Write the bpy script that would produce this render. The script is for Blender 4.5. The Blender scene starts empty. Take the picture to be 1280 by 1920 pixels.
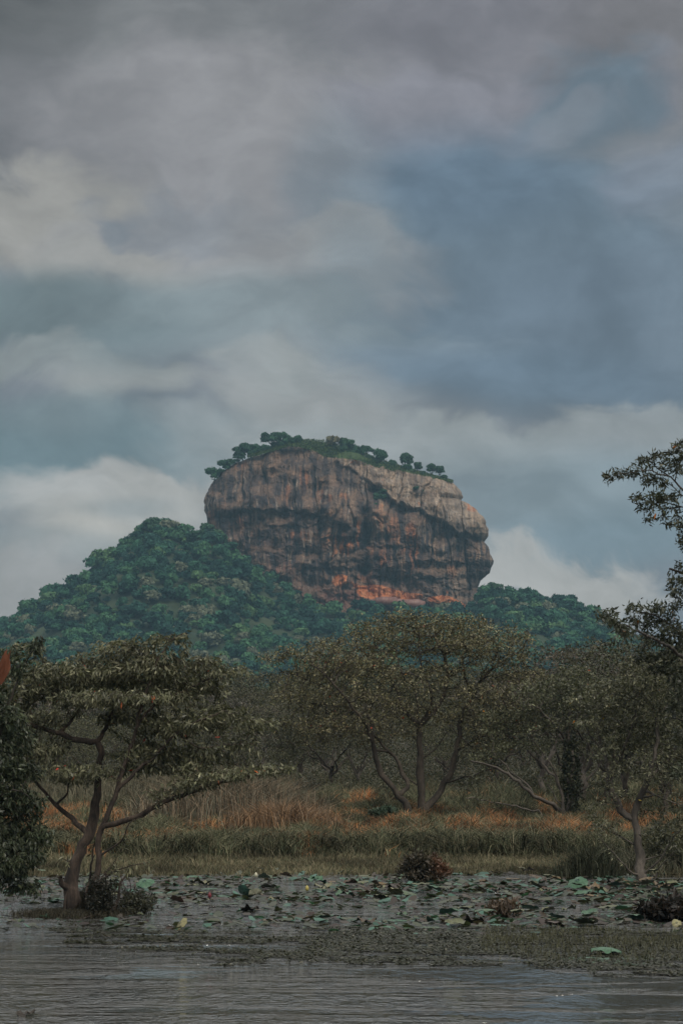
import bpy, math, random
import numpy as np
from mathutils import Vector
R = math.radians
scene = bpy.context.scene
COL = scene.collection

# ------------------------------------------------------------------ camera
F = 5333.0                      # focal length in photo pixels (100 mm on a 36 mm tall sensor)
HZ = 1360.0                     # photo row of the horizon
CAMZ = 4.5
PITCH = math.atan((HZ - 960) / F)
cam_data = bpy.data.cameras.new('camera')
cam = bpy.data.objects.new('camera', cam_data); COL.objects.link(cam)
cam.location = (0, 0, CAMZ)
cam.rotation_euler = (math.pi/2 + PITCH, 0, 0)
cam_data.sensor_fit = 'VERTICAL'; cam_data.sensor_height = 36; cam_data.sensor_width = 24
cam_data.lens = 100
cam_data.clip_start = 0.5; cam_data.clip_end = 20000
cam_data.dof.use_dof = True; cam_data.dof.focus_distance = 110; cam_data.dof.aperture_fstop = 8
scene.camera = cam

# ------------------------------------------------------------------ view, world, sun
scene.view_settings.view_transform = 'Standard'
scene.view_settings.look = 'None'
scene.view_settings.exposure = 0.0
scene.view_settings.gamma = 1
scene.cycles.use_denoising = True
scene.cycles.max_bounces = 6
scene.cycles.diffuse_bounces = 3
scene.cycles.glossy_bounces = 3
scene.cycles.transmission_bounces = 2
scene.cycles.volume_bounces = 0
scene.cycles.transparent_max_bounces = 6
scene.cycles.caustics_reflective = False
scene.cycles.caustics_refractive = False

def lin(r, g, b):
    f = lambda c: (c/255/12.92) if c/255 <= 0.04045 else ((c/255+0.055)/1.055)**2.4
    return (f(r), f(g), f(b))

SUN_EL, SUN_AZ = R(48), R(150)    # azimuth from +Y towards +X : behind and to the right of the camera
world = bpy.data.worlds.new('World'); scene.world = world
world.use_nodes = True
nt = world.node_tree; nt.nodes.clear()
N = nt.nodes.new; L = nt.links.new
def sock(n, i, v):
    if isinstance(v, bpy.types.NodeSocket): L(v, n.inputs[i])
    else: n.inputs[i].default_value = v
def wmath(op, a, b=None, clamp=False):
    n = N('ShaderNodeMath'); n.operation = op; n.use_clamp = clamp
    sock(n, 0, a)
    if b is not None: sock(n, 1, b)
    return n.outputs[0]
def wvec(op, a, b=None, scale=None):
    n = N('ShaderNodeVectorMath'); n.operation = op
    sock(n, 0, a)
    if b is not None: sock(n, 1, b)
    if scale is not None: n.inputs['Scale'].default_value = scale
    return n.outputs['Value'] if op in ('LENGTH', 'DOT_PRODUCT') else n.outputs[0]
tc = N('ShaderNodeTexCoord').outputs['Generated']
sep = N('ShaderNodeSeparateXYZ'); L(tc, sep.inputs[0])
az = wmath('MULTIPLY', wmath('ARCTAN2', sep.outputs[0], sep.outputs[1]), F/1000)
el = wmath('MULTIPLY', wmath('ARCSINE', sep.outputs[2]), F/1000)
cmb = N('ShaderNodeCombineXYZ'); L(az, cmb.inputs[0]); L(el, cmb.inputs[1])
UV = cmb.outputs[0]
def wnoise(vec, scale, detail=6, rough=0.55, stretch=(1, 1, 1), off=(0, 0, 0), color=False):
    v = wvec('MULTIPLY_ADD', vec, stretch); v.node.inputs[2].default_value = off
    n = N('ShaderNodeTexNoise'); n.inputs['Scale'].default_value = scale
    n.inputs['Detail'].default_value = detail; n.inputs['Roughness'].default_value = rough
    L(v, n.inputs['Vector'])
    return n.outputs['Color'] if color else n.outputs['Fac']
def warp(vec, scale, amp, off, detail=5, stretch=(0.8, 1.2, 1)):
    c = wvec('SUBTRACT', wnoise(vec, scale, detail, 0.55, stretch, off, True), (0.5, 0.5, 0.5))
    return wvec('ADD', vec, wvec('SCALE', c, scale=amp))
W1 = warp(UV, 2.6, 0.30, (3.1, 1.7, 0), 3)
WS = warp(W1, 7.0, 0.20, (7.7, 4.2, 0), 10)      # crisp billows
WF = warp(UV, 1.6, 0.22, (1.4, 8.2, 0), 2)      # soft sheets
def mixc(fac, a, b):
    n = N('ShaderNodeMix'); n.data_type = 'RGBA'
    sock(n, 0, fac)
    for i, v in ((6, a), (7, b)):
        if isinstance(v, tuple): n.inputs[i].default_value = (*v[:3], 1)
        else: L(v, n.inputs[i])
    return n.outputs[2]
def mrange(v, a, b, c, d):
    n = N('ShaderNodeMapRange'); n.interpolation_type = 'SMOOTHSTEP'
    L(v, n.inputs[0])
    for i, x in enumerate((a, b, c, d)): n.inputs[1+i].default_value = x
    return n.outputs[0]
big = mrange(wnoise(UV, 0.9, 4, 0.5, (0.7, 1.5, 1), (2.2, 0.4, 0)), 0.35, 0.65, 0, 1)
sky = mixc(big, lin(112, 120, 130), lin(138, 140, 143))
highsky = mrange(el, 1.38, 2.2, 0, 1)          # unseen sky overhead, brightened to add light on foreground and water
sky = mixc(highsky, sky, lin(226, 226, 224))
# cloud masses of this sky, as direction (right, up), extent, colour, strength, softness, crisp or soft edge
CL = [
 (100, 90, 480, 280, (112, 113, 111), .85, .9, 0), (-20, 220, 150, 200, (94, 94, 96), .85, .9, 0), (-10, 20, 150, 120, (96, 97, 95), .7, .9, 0), (600, 70, 420, 150, (128, 129, 130), .9, .8, 0),
 (980, 60, 380, 150, (125, 124, 130), .9, .7, 0), (1250, 60, 180, 130, (118, 116, 117), .8, .9, 0),
 (440, 240, 400, 150, (143, 142, 144), .95, .8, 1), (880, 190, 260, 80, (138, 138, 146), .85, .6, 1), (1230, 150, 90, 60, (124, 126, 134), .6, .8, 1),
 (960, 480, 400, 240, (108, 124, 137), 1., .5, 1), (900, 350, 190, 110, (99, 117, 134), .8, .8, 0), (1180, 640, 320, 170, (101, 115, 129), .9, .7, 0), (1120, 165, 120, 80, (105, 121, 133), .9, 1.0, 1), (1010, 215, 40, 45, (112, 124, 137), .7, .7, 1),
 (1075, 195, 60, 34, (136, 138, 144), .4, 1.2, 1), (1280, 330, 110, 90, (122, 131, 144), .7, .8, 1), (1270, 520, 90, 160, (113, 127, 140), .6, .9, 0),
 (640, 340, 90, 120, (126, 136, 145), .6, .8, 0), (90, 420, 220, 120, (160, 158, 153), 1., .5, 1), (400, 480, 340, 80, (151, 151, 152), .95, .6, 1), (610, 440, 80, 70, (160, 158, 156), .8, .8, 1), (200, 500, 170, 50, (159, 158, 154), .8, .7, 1),
 (320, 400, 150, 60, (134, 137, 142), .85, .7, 1), (215, 425, 40, 40, (126, 133, 140), .7, .8, 1), (690, 520, 90, 120, (133, 144, 151), .7, .9, 0),
 (90, 595, 260, 70, (106, 119, 122), .95, .6, 0), (400, 600, 250, 70, (131, 143, 147), .85, .8, 0), (600, 620, 170, 80, (141, 151, 155), .7, .8, 1), (60, 690, 150, 50, (143, 149, 149), .85, .8, 1), (270, 735, 130, 50, (154, 157, 155), .8, .8, 1), (240, 660, 130, 40, (112, 126, 131), .6, .9, 0),
 (120, 840, 330, 90, (106, 125, 132), .95, .6, 0), (430, 850, 150, 60, (126, 139, 145), .7, .8, 0), (100, 775, 120, 30, (122, 135, 140), .7, .9, 0),
 (580, 735, 160, 90, (159, 161, 160), .85, .8, 1), (540, 690, 70, 50, (155, 160, 160), .6, .9, 1), (770, 640, 140, 50, (128, 141, 152), .7, .9, 1),
 (1000, 745, 290, 55, (103, 120, 136), .9, .8, 0),
 (840, 850, 480, 70, (157, 162, 163), .95, .6, 1), (1200, 800, 200, 50, (152, 157, 159), .9, .7, 1), (1120, 950, 320, 80, (131, 145, 153), .9, .8, 0), (1150, 1015, 230, 45, (117, 134, 145), .85, .8, 0),
 (1060, 1085, 230, 45, (172, 171, 168), .95, .7, 1),
 (200, 955, 290, 65, (166, 166, 164), 1., .85, 1), (160, 975, 110, 60, (192, 188, 180), .8, 1.1, 0), (300, 945, 110, 45, (174, 173, 169), .7, .8, 1), (225, 925, 80, 22, (138, 146, 149), .6, 1.0, 0), (110, 1020, 200, 35, (150, 155, 156), .7, .8, 0), (50, 1090, 150, 60, (168, 166, 164), .85, .8, 1),
]
for (px, py, sx, sy, c, a, soft, crisp) in CL:
    d = wvec('LENGTH', wvec('MULTIPLY', wvec('SUBTRACT', WS if crisp else WF, ((px-640)/1000, (HZ-py)/1000, 0)), (1000/sx, 1000/sy, 0)))
    # the third axis carries only warp; ignore it
    sky = mixc(mrange(d, 1+soft*(.5 if crisp else .75), max(0.05, 1-soft*(.5 if crisp else .75)), 0, a), sky, lin(*c))
# fine modelling of the cloud surface
fine = mrange(wnoise(W1, 5.5, 8, 0.6, (0.8, 1.3, 1), (5, 5, 0)), 0.3, 0.72, 0.84, 1.17)
fine2 = mrange(wnoise(WF, 2.2, 6, 0.62, (0.8, 1.5, 1), (1, 9, 0)), 0.32, 0.68, 0.92, 1.09)
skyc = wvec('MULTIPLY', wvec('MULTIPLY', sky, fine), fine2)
nish = N('ShaderNodeTexSky'); nish.sky_type = 'NISHITA'; nish.sun_disc = False
nish.sun_elevation = SUN_EL; nish.sun_rotation = SUN_AZ
bg1 = N('ShaderNodeBackground'); L(nish.outputs[0], bg1.inputs[0]); bg1.inputs[1].default_value = 0.06
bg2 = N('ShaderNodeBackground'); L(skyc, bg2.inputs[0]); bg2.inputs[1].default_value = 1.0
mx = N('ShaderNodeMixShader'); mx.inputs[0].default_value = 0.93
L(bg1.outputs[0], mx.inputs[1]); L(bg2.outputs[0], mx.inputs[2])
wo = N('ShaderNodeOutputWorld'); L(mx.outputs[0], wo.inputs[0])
world.cycles.sampling_method = 'MANUAL'; world.cycles.sample_map_resolution = 512

sl = bpy.data.lights.new('sun', 'SUN'); sl.energy = 1.5; sl.angle = R(10); sl.color = (1, 0.93, 0.84)
sun = bpy.data.objects.new('sun', sl); COL.objects.link(sun)
sd = Vector((math.sin(SUN_AZ)*math.cos(SUN_EL), math.cos(SUN_AZ)*math.cos(SUN_EL), math.sin(SUN_EL)))
sun.rotation_euler = sd.to_track_quat('Z', 'Y').to_euler(); sun.location = (0, -50, 300)

# ------------------------------------------------------------------ helpers
CP, SP = math.cos(PITCH), math.sin(PITCH)
def P(px, py, Y):
    """world point seen at photo pixel (px, py) at depth Y"""
    px = np.asarray(px, float); py = np.asarray(py, float)
    v = 960 - py; dx = px - 640; dy = F*CP - v*SP; dz = F*SP + v*CP
    return np.stack([dx/dy*Y, np.broadcast_to(Y, dx.shape)*1.0, CAMZ + dz/dy*Y], -1)
def ground_Y(py): return CAMZ*F/(py - HZ)

def tag(o, label=None, cat=None, group=None, kind=None):
    if label: o['label'] = label
    if cat: o['category'] = cat
    if group: o['group'] = group
    if kind: o['kind'] = kind
    return o
def empty(name, loc=(0, 0, 0)):
    o = bpy.data.objects.new(name, None); o.empty_display_size = 0.3; COL.objects.link(o); o.location = loc
    return o
def mesh_np(name, verts, faces_list, mats, cols=None, smooth=False, parent=None, loc=None):
    """verts (n,3); faces_list: int arrays (m,k); cols (n,3) -> colour attribute 'Col'"""
    verts = np.asarray(verts, np.float32)
    if loc is not None: verts = verts - np.asarray(loc, np.float32)
    me = bpy.data.meshes.new(name)
    faces_list = [np.asarray(f, np.int32) for f in faces_list if len(f)]
    nl = sum(f.size for f in faces_list); nf = sum(len(f) for f in faces_list)
    me.vertices.add(len(verts)); me.vertices.foreach_set('co', verts.ravel())
    me.loops.add(nl); me.loops.foreach_set('vertex_index', np.concatenate([f.ravel() for f in faces_list]))
    me.polygons.add(nf)
    tot = np.concatenate([np.full(len(f), f.shape[1], np.int32) for f in faces_list])
    st = np.zeros(nf, np.int32); st[1:] = np.cumsum(tot)[:-1]
    me.polygons.foreach_set('loop_start', st); me.polygons.foreach_set('loop_total', tot)
    if smooth: me.polygons.foreach_set('use_smooth', np.ones(nf, bool))
    me.update(calc_edges=True)
    if cols is not None:
        a = me.color_attributes.new('Col', 'FLOAT_COLOR', 'POINT')
        c = np.ones((len(verts), 4), np.float32); c[:, :3] = cols
        a.data.foreach_set('color', c.ravel())
    for m in (mats if isinstance(mats, (list, tuple)) else [mats]): me.materials.append(m)
    o = bpy.data.objects.new(name, me); COL.objects.link(o)
    if parent: o.parent = parent
    elif loc is not None: o.location = loc
    return o

# value/gradient noise in numpy
_rng = np.random.RandomState(11)
_perm = np.concatenate([_rng.permutation(256)]*3)
_grad = _rng.normal(size=(256, 3)); _grad /= np.linalg.norm(_grad, axis=1)[:, None]
def pnoise(x, y, z=0.0):
    x, y, z = np.broadcast_arrays(np.asarray(x, float), np.asarray(y, float), np.asarray(z, float))
    xi, yi, zi = np.floor(x).astype(int), np.floor(y).astype(int), np.floor(z).astype(int)
    xf, yf, zf = x-xi, y-yi, z-zi
    s = lambda t: t*t*t*(t*(t*6-15)+10)
    u, v, w = s(xf), s(yf), s(zf)
    out = 0
    for dx in (0, 1):
        for dy in (0, 1):
            for dz in (0, 1):
                h = _perm[_perm[_perm[(xi+dx) & 255] + ((yi+dy) & 255)] + ((zi+dz) & 255)]
                g = _grad[h]
                d = g[..., 0]*(xf-dx) + g[..., 1]*(yf-dy) + g[..., 2]*(zf-dz)
                out = out + d*(u if dx else 1-u)*(v if dy else 1-v)*(w if dz else 1-w)
    return out*1.6
def fbm(x, y, z=0.0, o=4, g=0.5):
    r = 0; a = 1; f = 1
    for i in range(o):
        r = r + a*pnoise(np.asarray(x)*f + 17.3*i, np.asarray(y)*f - 9.1*i, np.asarray(z)*f + 3.7*i); a *= g; f *= 2.03
    return r
def sstep(a, b, x):
    t = np.clip((x-a)/(b-a), 0, 1); return t*t*(3-2*t)

# ------------------------------------------------------------------ materials
def material(name, build):
    m = bpy.data.materials.new(name); m.use_nodes = True
    t = m.node_tree; b = t.nodes['Principled BSDF']
    build(t, b); return m
def attr(t):
    a = t.nodes.new('ShaderNodeAttribute'); a.attribute_name = 'Col'; return a.outputs['Color']
def tnoise(t, scale, detail=4, stretch=None, obj=False, rough=.55):
    n = t.nodes.new('ShaderNodeTexNoise'); n.inputs['Scale'].default_value = scale; n.inputs['Detail'].default_value = detail
    n.inputs['Roughness'].default_value = rough
    g = t.nodes.new('ShaderNodeTexCoord').outputs['Object'] if obj else t.nodes.new('ShaderNodeNewGeometry').outputs['Position']
    if stretch:
        v = t.nodes.new('ShaderNodeVectorMath'); v.operation = 'MULTIPLY'; t.links.new(g, v.inputs[0]); v.inputs[1].default_value = stretch; g = v.outputs[0]
    t.links.new(g, n.inputs['Vector']); return n.outputs['Fac']
def tramp(t, fac, stops):
    r = t.nodes.new('ShaderNodeValToRGB'); e = r.color_ramp.elements
    while len(e) < len(stops): e.new(0.5)
    for el_, (p, c) in zip(e, stops): el_.position = p; el_.color = (*c, 1)
    t.links.new(fac, r.inputs[0]); return r.outputs[0]
def tmix(t, fac, a, b, mode='MIX'):
    n = t.nodes.new('ShaderNodeMix'); n.data_type = 'RGBA'; n.blend_type = mode
    for i, v in ((0, fac), (6, a), (7, b)):
        if isinstance(v, bpy.types.NodeSocket): t.links.new(v, n.inputs[i])
        elif isinstance(v, tuple): n.inputs[i].default_value = (*v[:3], 1)
        else: n.inputs[i].default_value = v
    return n.outputs[2]
def tbump(t, b, h, strength, dist):
    n = t.nodes.new('ShaderNodeBump'); n.inputs['Strength'].default_value = strength; n.inputs['Distance'].default_value = dist
    t.links.new(h, n.inputs['Height']); t.links.new(n.outputs[0], b.inputs['Normal'])

def m_leaf(t, b):
    oi = t.nodes.new('ShaderNodeObjectInfo')
    lc = tmix(t, 1.0, attr(t), tramp(t, oi.outputs['Random'], [(0, (.72, .76, .74)), (.5, (1.0, .97, .95)), (1, (1.25, 1.2, 1.05))]), 'MULTIPLY')
    t.links.new(lc, b.inputs['Base Color']); b.inputs['Roughness'].default_value = .42
    b.inputs['Specular IOR Level'].default_value = .35
    tr = t.nodes.new('ShaderNodeBsdfTranslucent'); mxs = t.nodes.new('ShaderNodeMixShader'); mxs.inputs[0].default_value = .16
    br = tmix(t, 1.0, lc, (1.25, 1.35, .8), 'MULTIPLY'); t.links.new(br, tr.inputs[0])
    t.links.new(b.outputs[0], mxs.inputs[1]); t.links.new(tr.outputs[0], mxs.inputs[2])
    t.links.new(mxs.outputs[0], t.nodes['Material Output'].inputs['Surface'])
LEAF = material('leaf', m_leaf)
def m_farleaf(t, b):
    t.links.new(attr(t), b.inputs['Base Color']); b.inputs['Roughness'].default_value = .8
    b.inputs['Specular IOR Level'].default_value = .1
FARLEAF = material('distant_foliage', m_farleaf)
def m_grass(t, b):
    t.links.new(attr(t), b.inputs['Base Color']); b.inputs['Roughness'].default_value = .75
    b.inputs['Specular IOR Level'].default_value = .2
GRASS = material('grass_blades', m_grass)
def bark(name, c1, c2):
    def f(t, b):
        n = tnoise(t, 9, 6, (1.6, 1.6, .35), rough=.7); n2 = tnoise(t, 2.0, 3)
        c = tramp(t, n, [(.3, c1), (.7, c2)])
        c = tmix(t, tramp(t, n2, [(.4, (0, 0, 0)), (.65, (.8, .8, .8))]), c, tuple(x*.5 for x in c1))
        t.links.new(c, b.inputs['Base Color']); b.inputs['Roughness'].default_value = .9
        tbump(t, b, n, .8, .03)
    return material(name, f)
BARK_BROWN = bark('brown_bark', (.028, .021, .017), (.145, .105, .078))
BARK_GREY = bark('grey_bark', (.07, .06, .05), (.20, .17, .14))
BARK_DARK = bark('dark_bark', (.035, .03, .025), (.09, .075, .06))
BARK_OLIVE = bark('olive_bark', (.045, .037, .028), (.125, .10, .075))
def m_rock(t, b):
    a = attr(t)
    st = tnoise(t, .5, 6, (1, 1, .12), rough=.65)
    fi = tnoise(t, 1.3, 7, (1, 1, .6), rough=.7)
    k = tramp(t, st, [(.3, (.5, .49, .51)), (.5, (.86, .85, .85)), (.7, (1.32, 1.27, 1.18))])
    k2 = tramp(t, fi, [(.3, (.75, .75, .75)), (.7, (1.25, 1.25, 1.25))])
    c = tmix(t, 1.0, a, k, 'MULTIPLY'); c = tmix(t, 1.0, c, k2, 'MULTIPLY')
    t.links.new(c, b.inputs['Base Color']); b.inputs['Roughness'].default_value = .85
    b.inputs['Specular IOR Level'].default_value = .25
    tbump(t, b, fi, .9, 1.2)
ROCK = material('weathered_gneiss', m_rock)
def m_ground(t, b):
    n = tnoise(t, .35, 6); n2 = tnoise(t, 6, 4)
    c = tramp(t, n, [(.35, (.045, .042, .026)), (.6, (.085, .065, .038))])
    c = tmix(t, n2, c, (.04, .036, .022)); t.links.new(c, b.inputs['Base Color']); b.inputs['Roughness'].default_value = .95
    tbump(t, b, n2, .6, .08)
GROUND = material('meadow_soil', m_ground)
def m_hill(t, b):
    n = tnoise(t, .05, 5)
    t.links.new(tramp(t, n, [(.35, (.022, .04, .02)), (.65, (.05, .07, .03))]), b.inputs['Base Color']); b.inputs['Roughness'].default_value = 1
HILL = material('hill_soil', m_hill)
def m_water(t, b):
    b.inputs['Base Color'].default_value = (.052, .050, .042, 1)
    b.inputs['Roughness'].default_value = .05; b.inputs['IOR'].default_value = 2.0
    b.inputs['Specular IOR Level'].default_value = .5
    a1 = tnoise(t, 7.0, 3, (1, .55, 1)); a2 = tnoise(t, 2.0, 4, (.8, .42, 1), rough=.6); a3 = tnoise(t, .4, 5, (.5, 1.3, 1), rough=.65)
    m1 = t.nodes.new('ShaderNodeMath'); m1.operation = 'MULTIPLY'; t.links.new(a1, m1.inputs[0])
    # wind : the near left water and the water between the leaves are ruffled, the strip by the weed and the right are calm
    def mr(v, a, b, c, d):
        n = t.nodes.new('ShaderNodeMapRange'); n.interpolation_type = 'SMOOTHSTEP'; t.links.new(v, n.inputs[0])
        for q, x in enumerate((a, b, c, d)): n.inputs[1+q].default_value = x
        return n.outputs[0]
    def mm(op, a, b_):
        n = t.nodes.new('ShaderNodeMath'); n.operation = op
        for q, x in enumerate((a, b_)):
            if isinstance(x, bpy.types.NodeSocket): t.links.new(x, n.inputs[q])
            else: n.inputs[q].default_value = x
        return n.outputs[0]
    sx = t.nodes.new('ShaderNodeSeparateXYZ'); t.links.new(t.nodes.new('ShaderNodeNewGeometry').outputs['Position'], sx.inputs[0])
    near = mm('MULTIPLY', mr(sx.outputs[0], .3, 3.2, 1, 0), mr(sx.outputs[1], 49.2, 51.5, 1, .25))
    left = mm('MULTIPLY', mr(sx.outputs[0], -4.6, -3.2, .8, 0), mr(sx.outputs[1], 49, 52, 0, 1))
    far = mr(sx.outputs[1], 60, 64, 0, .9)
    w = mm('ADD', mm('MAXIMUM', mm('MAXIMUM', near, left), far), mr(a3, .38, .62, -.6, .55))
    rr = t.nodes.new('ShaderNodeMapRange'); t.links.new(w, rr.inputs[0])
    rr.inputs[1].default_value = .1; rr.inputs[2].default_value = .9; rr.inputs[3].default_value = .12; rr.inputs[4].default_value = 1
    t.links.new(rr.outputs[0], m1.inputs[1])
    m2 = t.nodes.new('ShaderNodeMath'); m2.operation = 'MULTIPLY_ADD'; t.links.new(a2, m2.inputs[0]); m2.inputs[1].default_value = 1.0; t.links.new(m1.outputs[0], m2.inputs[2])
    m3 = t.nodes.new('ShaderNodeMath'); m3.operation = 'MULTIPLY'; t.links.new(a2, m3.inputs[0]); t.links.new(rr.outputs[0], m3.inputs[1]); m4 = t.nodes.new('ShaderNodeMath'); m4.operation = 'MULTIPLY'; t.links.new(m3.outputs[0], m4.inputs[0]); m4.inputs[1].default_value = 4.0; t.links.new(m4.outputs[0], m2.inputs[0])
    tbump(t, b, m2.outputs[0], 1.0, .07)
WATER = material('rippled_pond_water', m_water)

# ------------------------------------------------------------------ terrain
TREE_A = P(150, 1712, ground_Y(1712))
def shore(x): return 86.0 + 2.2*pnoise(x*.25, 3.3) + 1.0*pnoise(x*.9, 1.1)
def gz(x, y):
    s = y - shore(x)
    z = np.where(s < 0, np.maximum(-1.2, s*.12), np.minimum(s*.03, .25) + np.clip((s-8)/110, 0, 1)*.25)
    z = z + np.where(s > 4, .05*fbm(x*.3, y*.3, 0, 3), 0)
    z = z + 1.75*np.exp(-(((x-TREE_A[0]-.25)/1.15)**2 + ((y-TREE_A[1]-.6)/1.6)**2)*1.0)*(s < 0)
    return z + np.clip(y-300, 0, None)*.0008
def grid(xs, ys, zf):
    X, Y = np.meshgrid(xs, ys); Z = zf(X, Y)
    v = np.stack([X, Y, Z], -1).reshape(-1, 3)
    nx, ny = len(xs), len(ys); i = np.arange(nx*ny).reshape(ny, nx)
    f = np.stack([i[:-1, :-1], i[:-1, 1:], i[1:, 1:], i[1:, :-1]], -1).reshape(-1, 4)
    return v, f
t_ = np.linspace(-1, 1, 221); xs = np.sign(t_)*(40*np.abs(t_) + 1460*np.abs(t_)**5)
ys = np.concatenate([np.linspace(-80, 60, 30), np.linspace(61, 110, 160), np.linspace(112, 300, 60), np.linspace(320, 3300, 50)])
v, f = grid(xs, ys, gz)
tag(mesh_np('ground', v, [f], GROUND, smooth=True), 'dark soil of the marshy meadow under the grass', 'ground', kind='structure')
wv, wf = grid(np.linspace(-160, 160, 41), np.linspace(-70, 92, 41), lambda x, y: x*0)
tag(mesh_np('pond_water', wv, [wf], WATER), 'rippled grey pond in the foreground', 'water', kind='structure')

# hill : ridge profile given as photo columns/rows at depth 1960
HY = 1960.0
RID = np.array([(-700, 1330), (-300, 1290), (-150, 1245), (0, 1190), (40, 1172), (100, 1128), (150, 1102), (175, 1078), (210, 1052), (250, 1018), (290, 1000), (335, 1008), (360, 1026),
 (385, 1005), (405, 1012), (430, 1032), (455, 1054), (480, 1074), (510, 1096), (550, 1124), (575, 1146), (620, 1152), (660, 1150), (700, 1154), (760, 1155), (830, 1160), (880, 1150), (900, 1132), (925, 1120),
 (960, 1126), (1000, 1140), (1050, 1140), (1085, 1150), (1120, 1178), (1160, 1200), (1220, 1228), (1300, 1265), (1500, 1310), (1900, 1345)], float)
def hill_z(x, y):
    px = x/HY*F + 640
    top = (HZ - np.interp(px, RID[:, 0], RID[:, 1]))/F*HY + CAMZ
    front = np.clip((y - 1430)/(HY - 1430 - 18), 0, 1)
    g = front**1.15
    back = 1 - sstep(HY + 40, HY + 500, y)
    # a nearer spur on the left makes the slope bulge
    n = fbm(x*.012, y*.012, 0, 4)*14*np.minimum(front*2.5, 1)*(1 - sstep(HY-130, HY-20, y))
    return top*g*back - 6*(1-g) + n
hx = np.linspace(-520, 620, 230); hy = np.linspace(1400, 2520, 200)
v, f = grid(hx, hy, hill_z)
tag(mesh_np('hill', v, [f], HILL, smooth=True), 'steep wooded hill around the foot of the great rock', 'hill', kind='structure')

# ------------------------------------------------------------------ the great rock (z1 = photo crop pixels: px = 340+zx/2, py = 780+zy/2)
RY = 2010.0; S1 = .5/F*RY
LE = np.array([(90, 478), (96, 450), (102, 422), (107, 395), (112, 370), (130, 332), (150, 262), (175, 196), (215, 140), (260, 104), (300, 86), (340, 84), (400, 95), (440, 108), (520, 125), (700, 130), (860, 130)], float)
RE = np.array([(90, 482), (94, 530), (100, 560), (114, 606), (130, 646), (148, 700), (172, 762), (200, 850), (222, 930), (250, 1018), (275, 1048), (300, 1056), (316, 1050), (330, 1078), (345, 1098), (390, 1138), (430, 1153), (455, 1148), (470, 1136), (485, 1148), (500, 1156), (545, 1169), (588, 1160), (605, 1136), (615, 1122), (650, 1112), (680, 1128), (730, 1112), (860, 1112)], float)
NZ, NT = 760, 1700
zz = 90 + (840-90)*np.linspace(0, 1, NZ)**1.12
th = np.concatenate([np.linspace(-.12*math.pi, 1.12*math.pi, NT-220, endpoint=False), np.linspace(1.12*math.pi, 1.88*math.pi, 220, endpoint=False)])
xl = np.interp(zz, LE[:, 0], LE[:, 1]); xr = np.interp(zz, RE[:, 0], RE[:, 1])
ker = np.ones(9)/9; 
cx = (xl+xr)/2; hw = (xr-xl)/2
dep = 14 + 52*sstep(100, 420, zz) 
dep = dep*np.minimum(1, (zz-86)/40)
TH, ZZ = np.meshgrid(th, zz)
c, s = np.cos(TH), np.sin(TH)
sp = lambda v, p: np.sign(v)*np.abs(v)**p
ZX = cx[:, None] - hw[:, None]*sp(c, .85)      # crop x; theta 0 = left, pi/2 = front
OUT = sp(s, .75)*dep[:, None]                    # metres toward the camera
fr = np.clip(s, 0, 1)**.5                        # fades effects at the silhouette
def g2(x0, y0, sx, sy): return np.exp(-((ZX-x0)/sx)**2 - ((ZZ-y0)/sy)**2)
wob = 14*fbm(ZX*.012, ZZ*.012, 5, 4)
X_, Z_ = ZX+wob, ZZ+wob
# brow line between pale upper slope and overhanging dark face
brow = np.interp(X_, [300, 450, 540, 640, 700, 760, 800, 850, 900, 950, 1000, 1040, 1080, 1160], [120, 150, 165, 210, 250, 300, 345, 350, 375, 395, 430, 465, 455, 440]) + 15*fbm(ZX*.018, 1.5, 2, 4)
under = sstep(-4, 16, Z_-brow)*(1 - .75*sstep(40, 240, Z_-brow))*sstep(560, 760, X_)
led = np.interp(X_, [80, 190, 280, 330, 420, 520, 620, 680], [395, 385, 372, 362, 372, 395, 430, 470]) + 7*fbm(ZX*.02, 7.5, 2, 3)
cave = sstep(-3, 12, Z_-led)*(1 - sstep(20, 170, Z_-led))*(1 - sstep(560, 700, X_))
OUT = OUT + fr*(-9*under - 4.5*cave)
OUT += fr*(-12*np.exp(-((X_-688-6*np.sin(ZZ*.03))/17)**2)*sstep(330, 380, ZZ)*(1-sstep(590, 640, ZZ)))
OUT += fr*(-6*np.exp(-((X_-522)/13)**2)*sstep(230, 280, ZZ)*(1-sstep(450, 500, ZZ)))
OUT += fr*(-5*np.exp(-((X_-322+.1*(ZZ-200))/9)**2)*sstep(180, 230, ZZ)*(1-sstep(350, 380, ZZ)))
for (x0, y0, sx, sy, a) in [(610, 525, 22, 18, -5), (650, 525, 18, 12, -4), (785, 560, 22, 10, -4), (545, 540, 20, 16, -4), (1045, 320, 16, 34, -7), (1135, 440, 14, 26, -6), (940, 590, 60, 18, -5), (1030, 540, 40, 14, -3),
   (205, 420, 26, 40, -8), (150, 395, 26, 20, -5), (465, 640, 60, 16, -5), (600, 450, 60, 50, 3), (430, 250, 60, 90, 4), (250, 300, 50, 70, 3), (880, 460, 60, 60, 4), (1090, 560, 30, 80, 3), (740, 290, 50, 14, -5), (880, 275, 50, 8, -3)]:
    OUT += fr*a*np.exp(-((X_-x0)/sx)**2 - ((Z_-y0)/sy)**2)
flute = 1-2*np.abs(fbm(ZX*.028, ZZ*.0035, 1.3, 3))
OUT += fr*(2.2*flute*(sstep(110, 160, ZZ)) + 9*fbm(ZX*.008, ZZ*.009, 9, 3) + 1.3*(1-2*np.abs(fbm(ZX*.03+.05*wob, ZZ*.02, 4, 4))))
slab = sstep(.1, .5, g2(330, 500, 190, 90))      # the smooth bare slab low on the left
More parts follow.
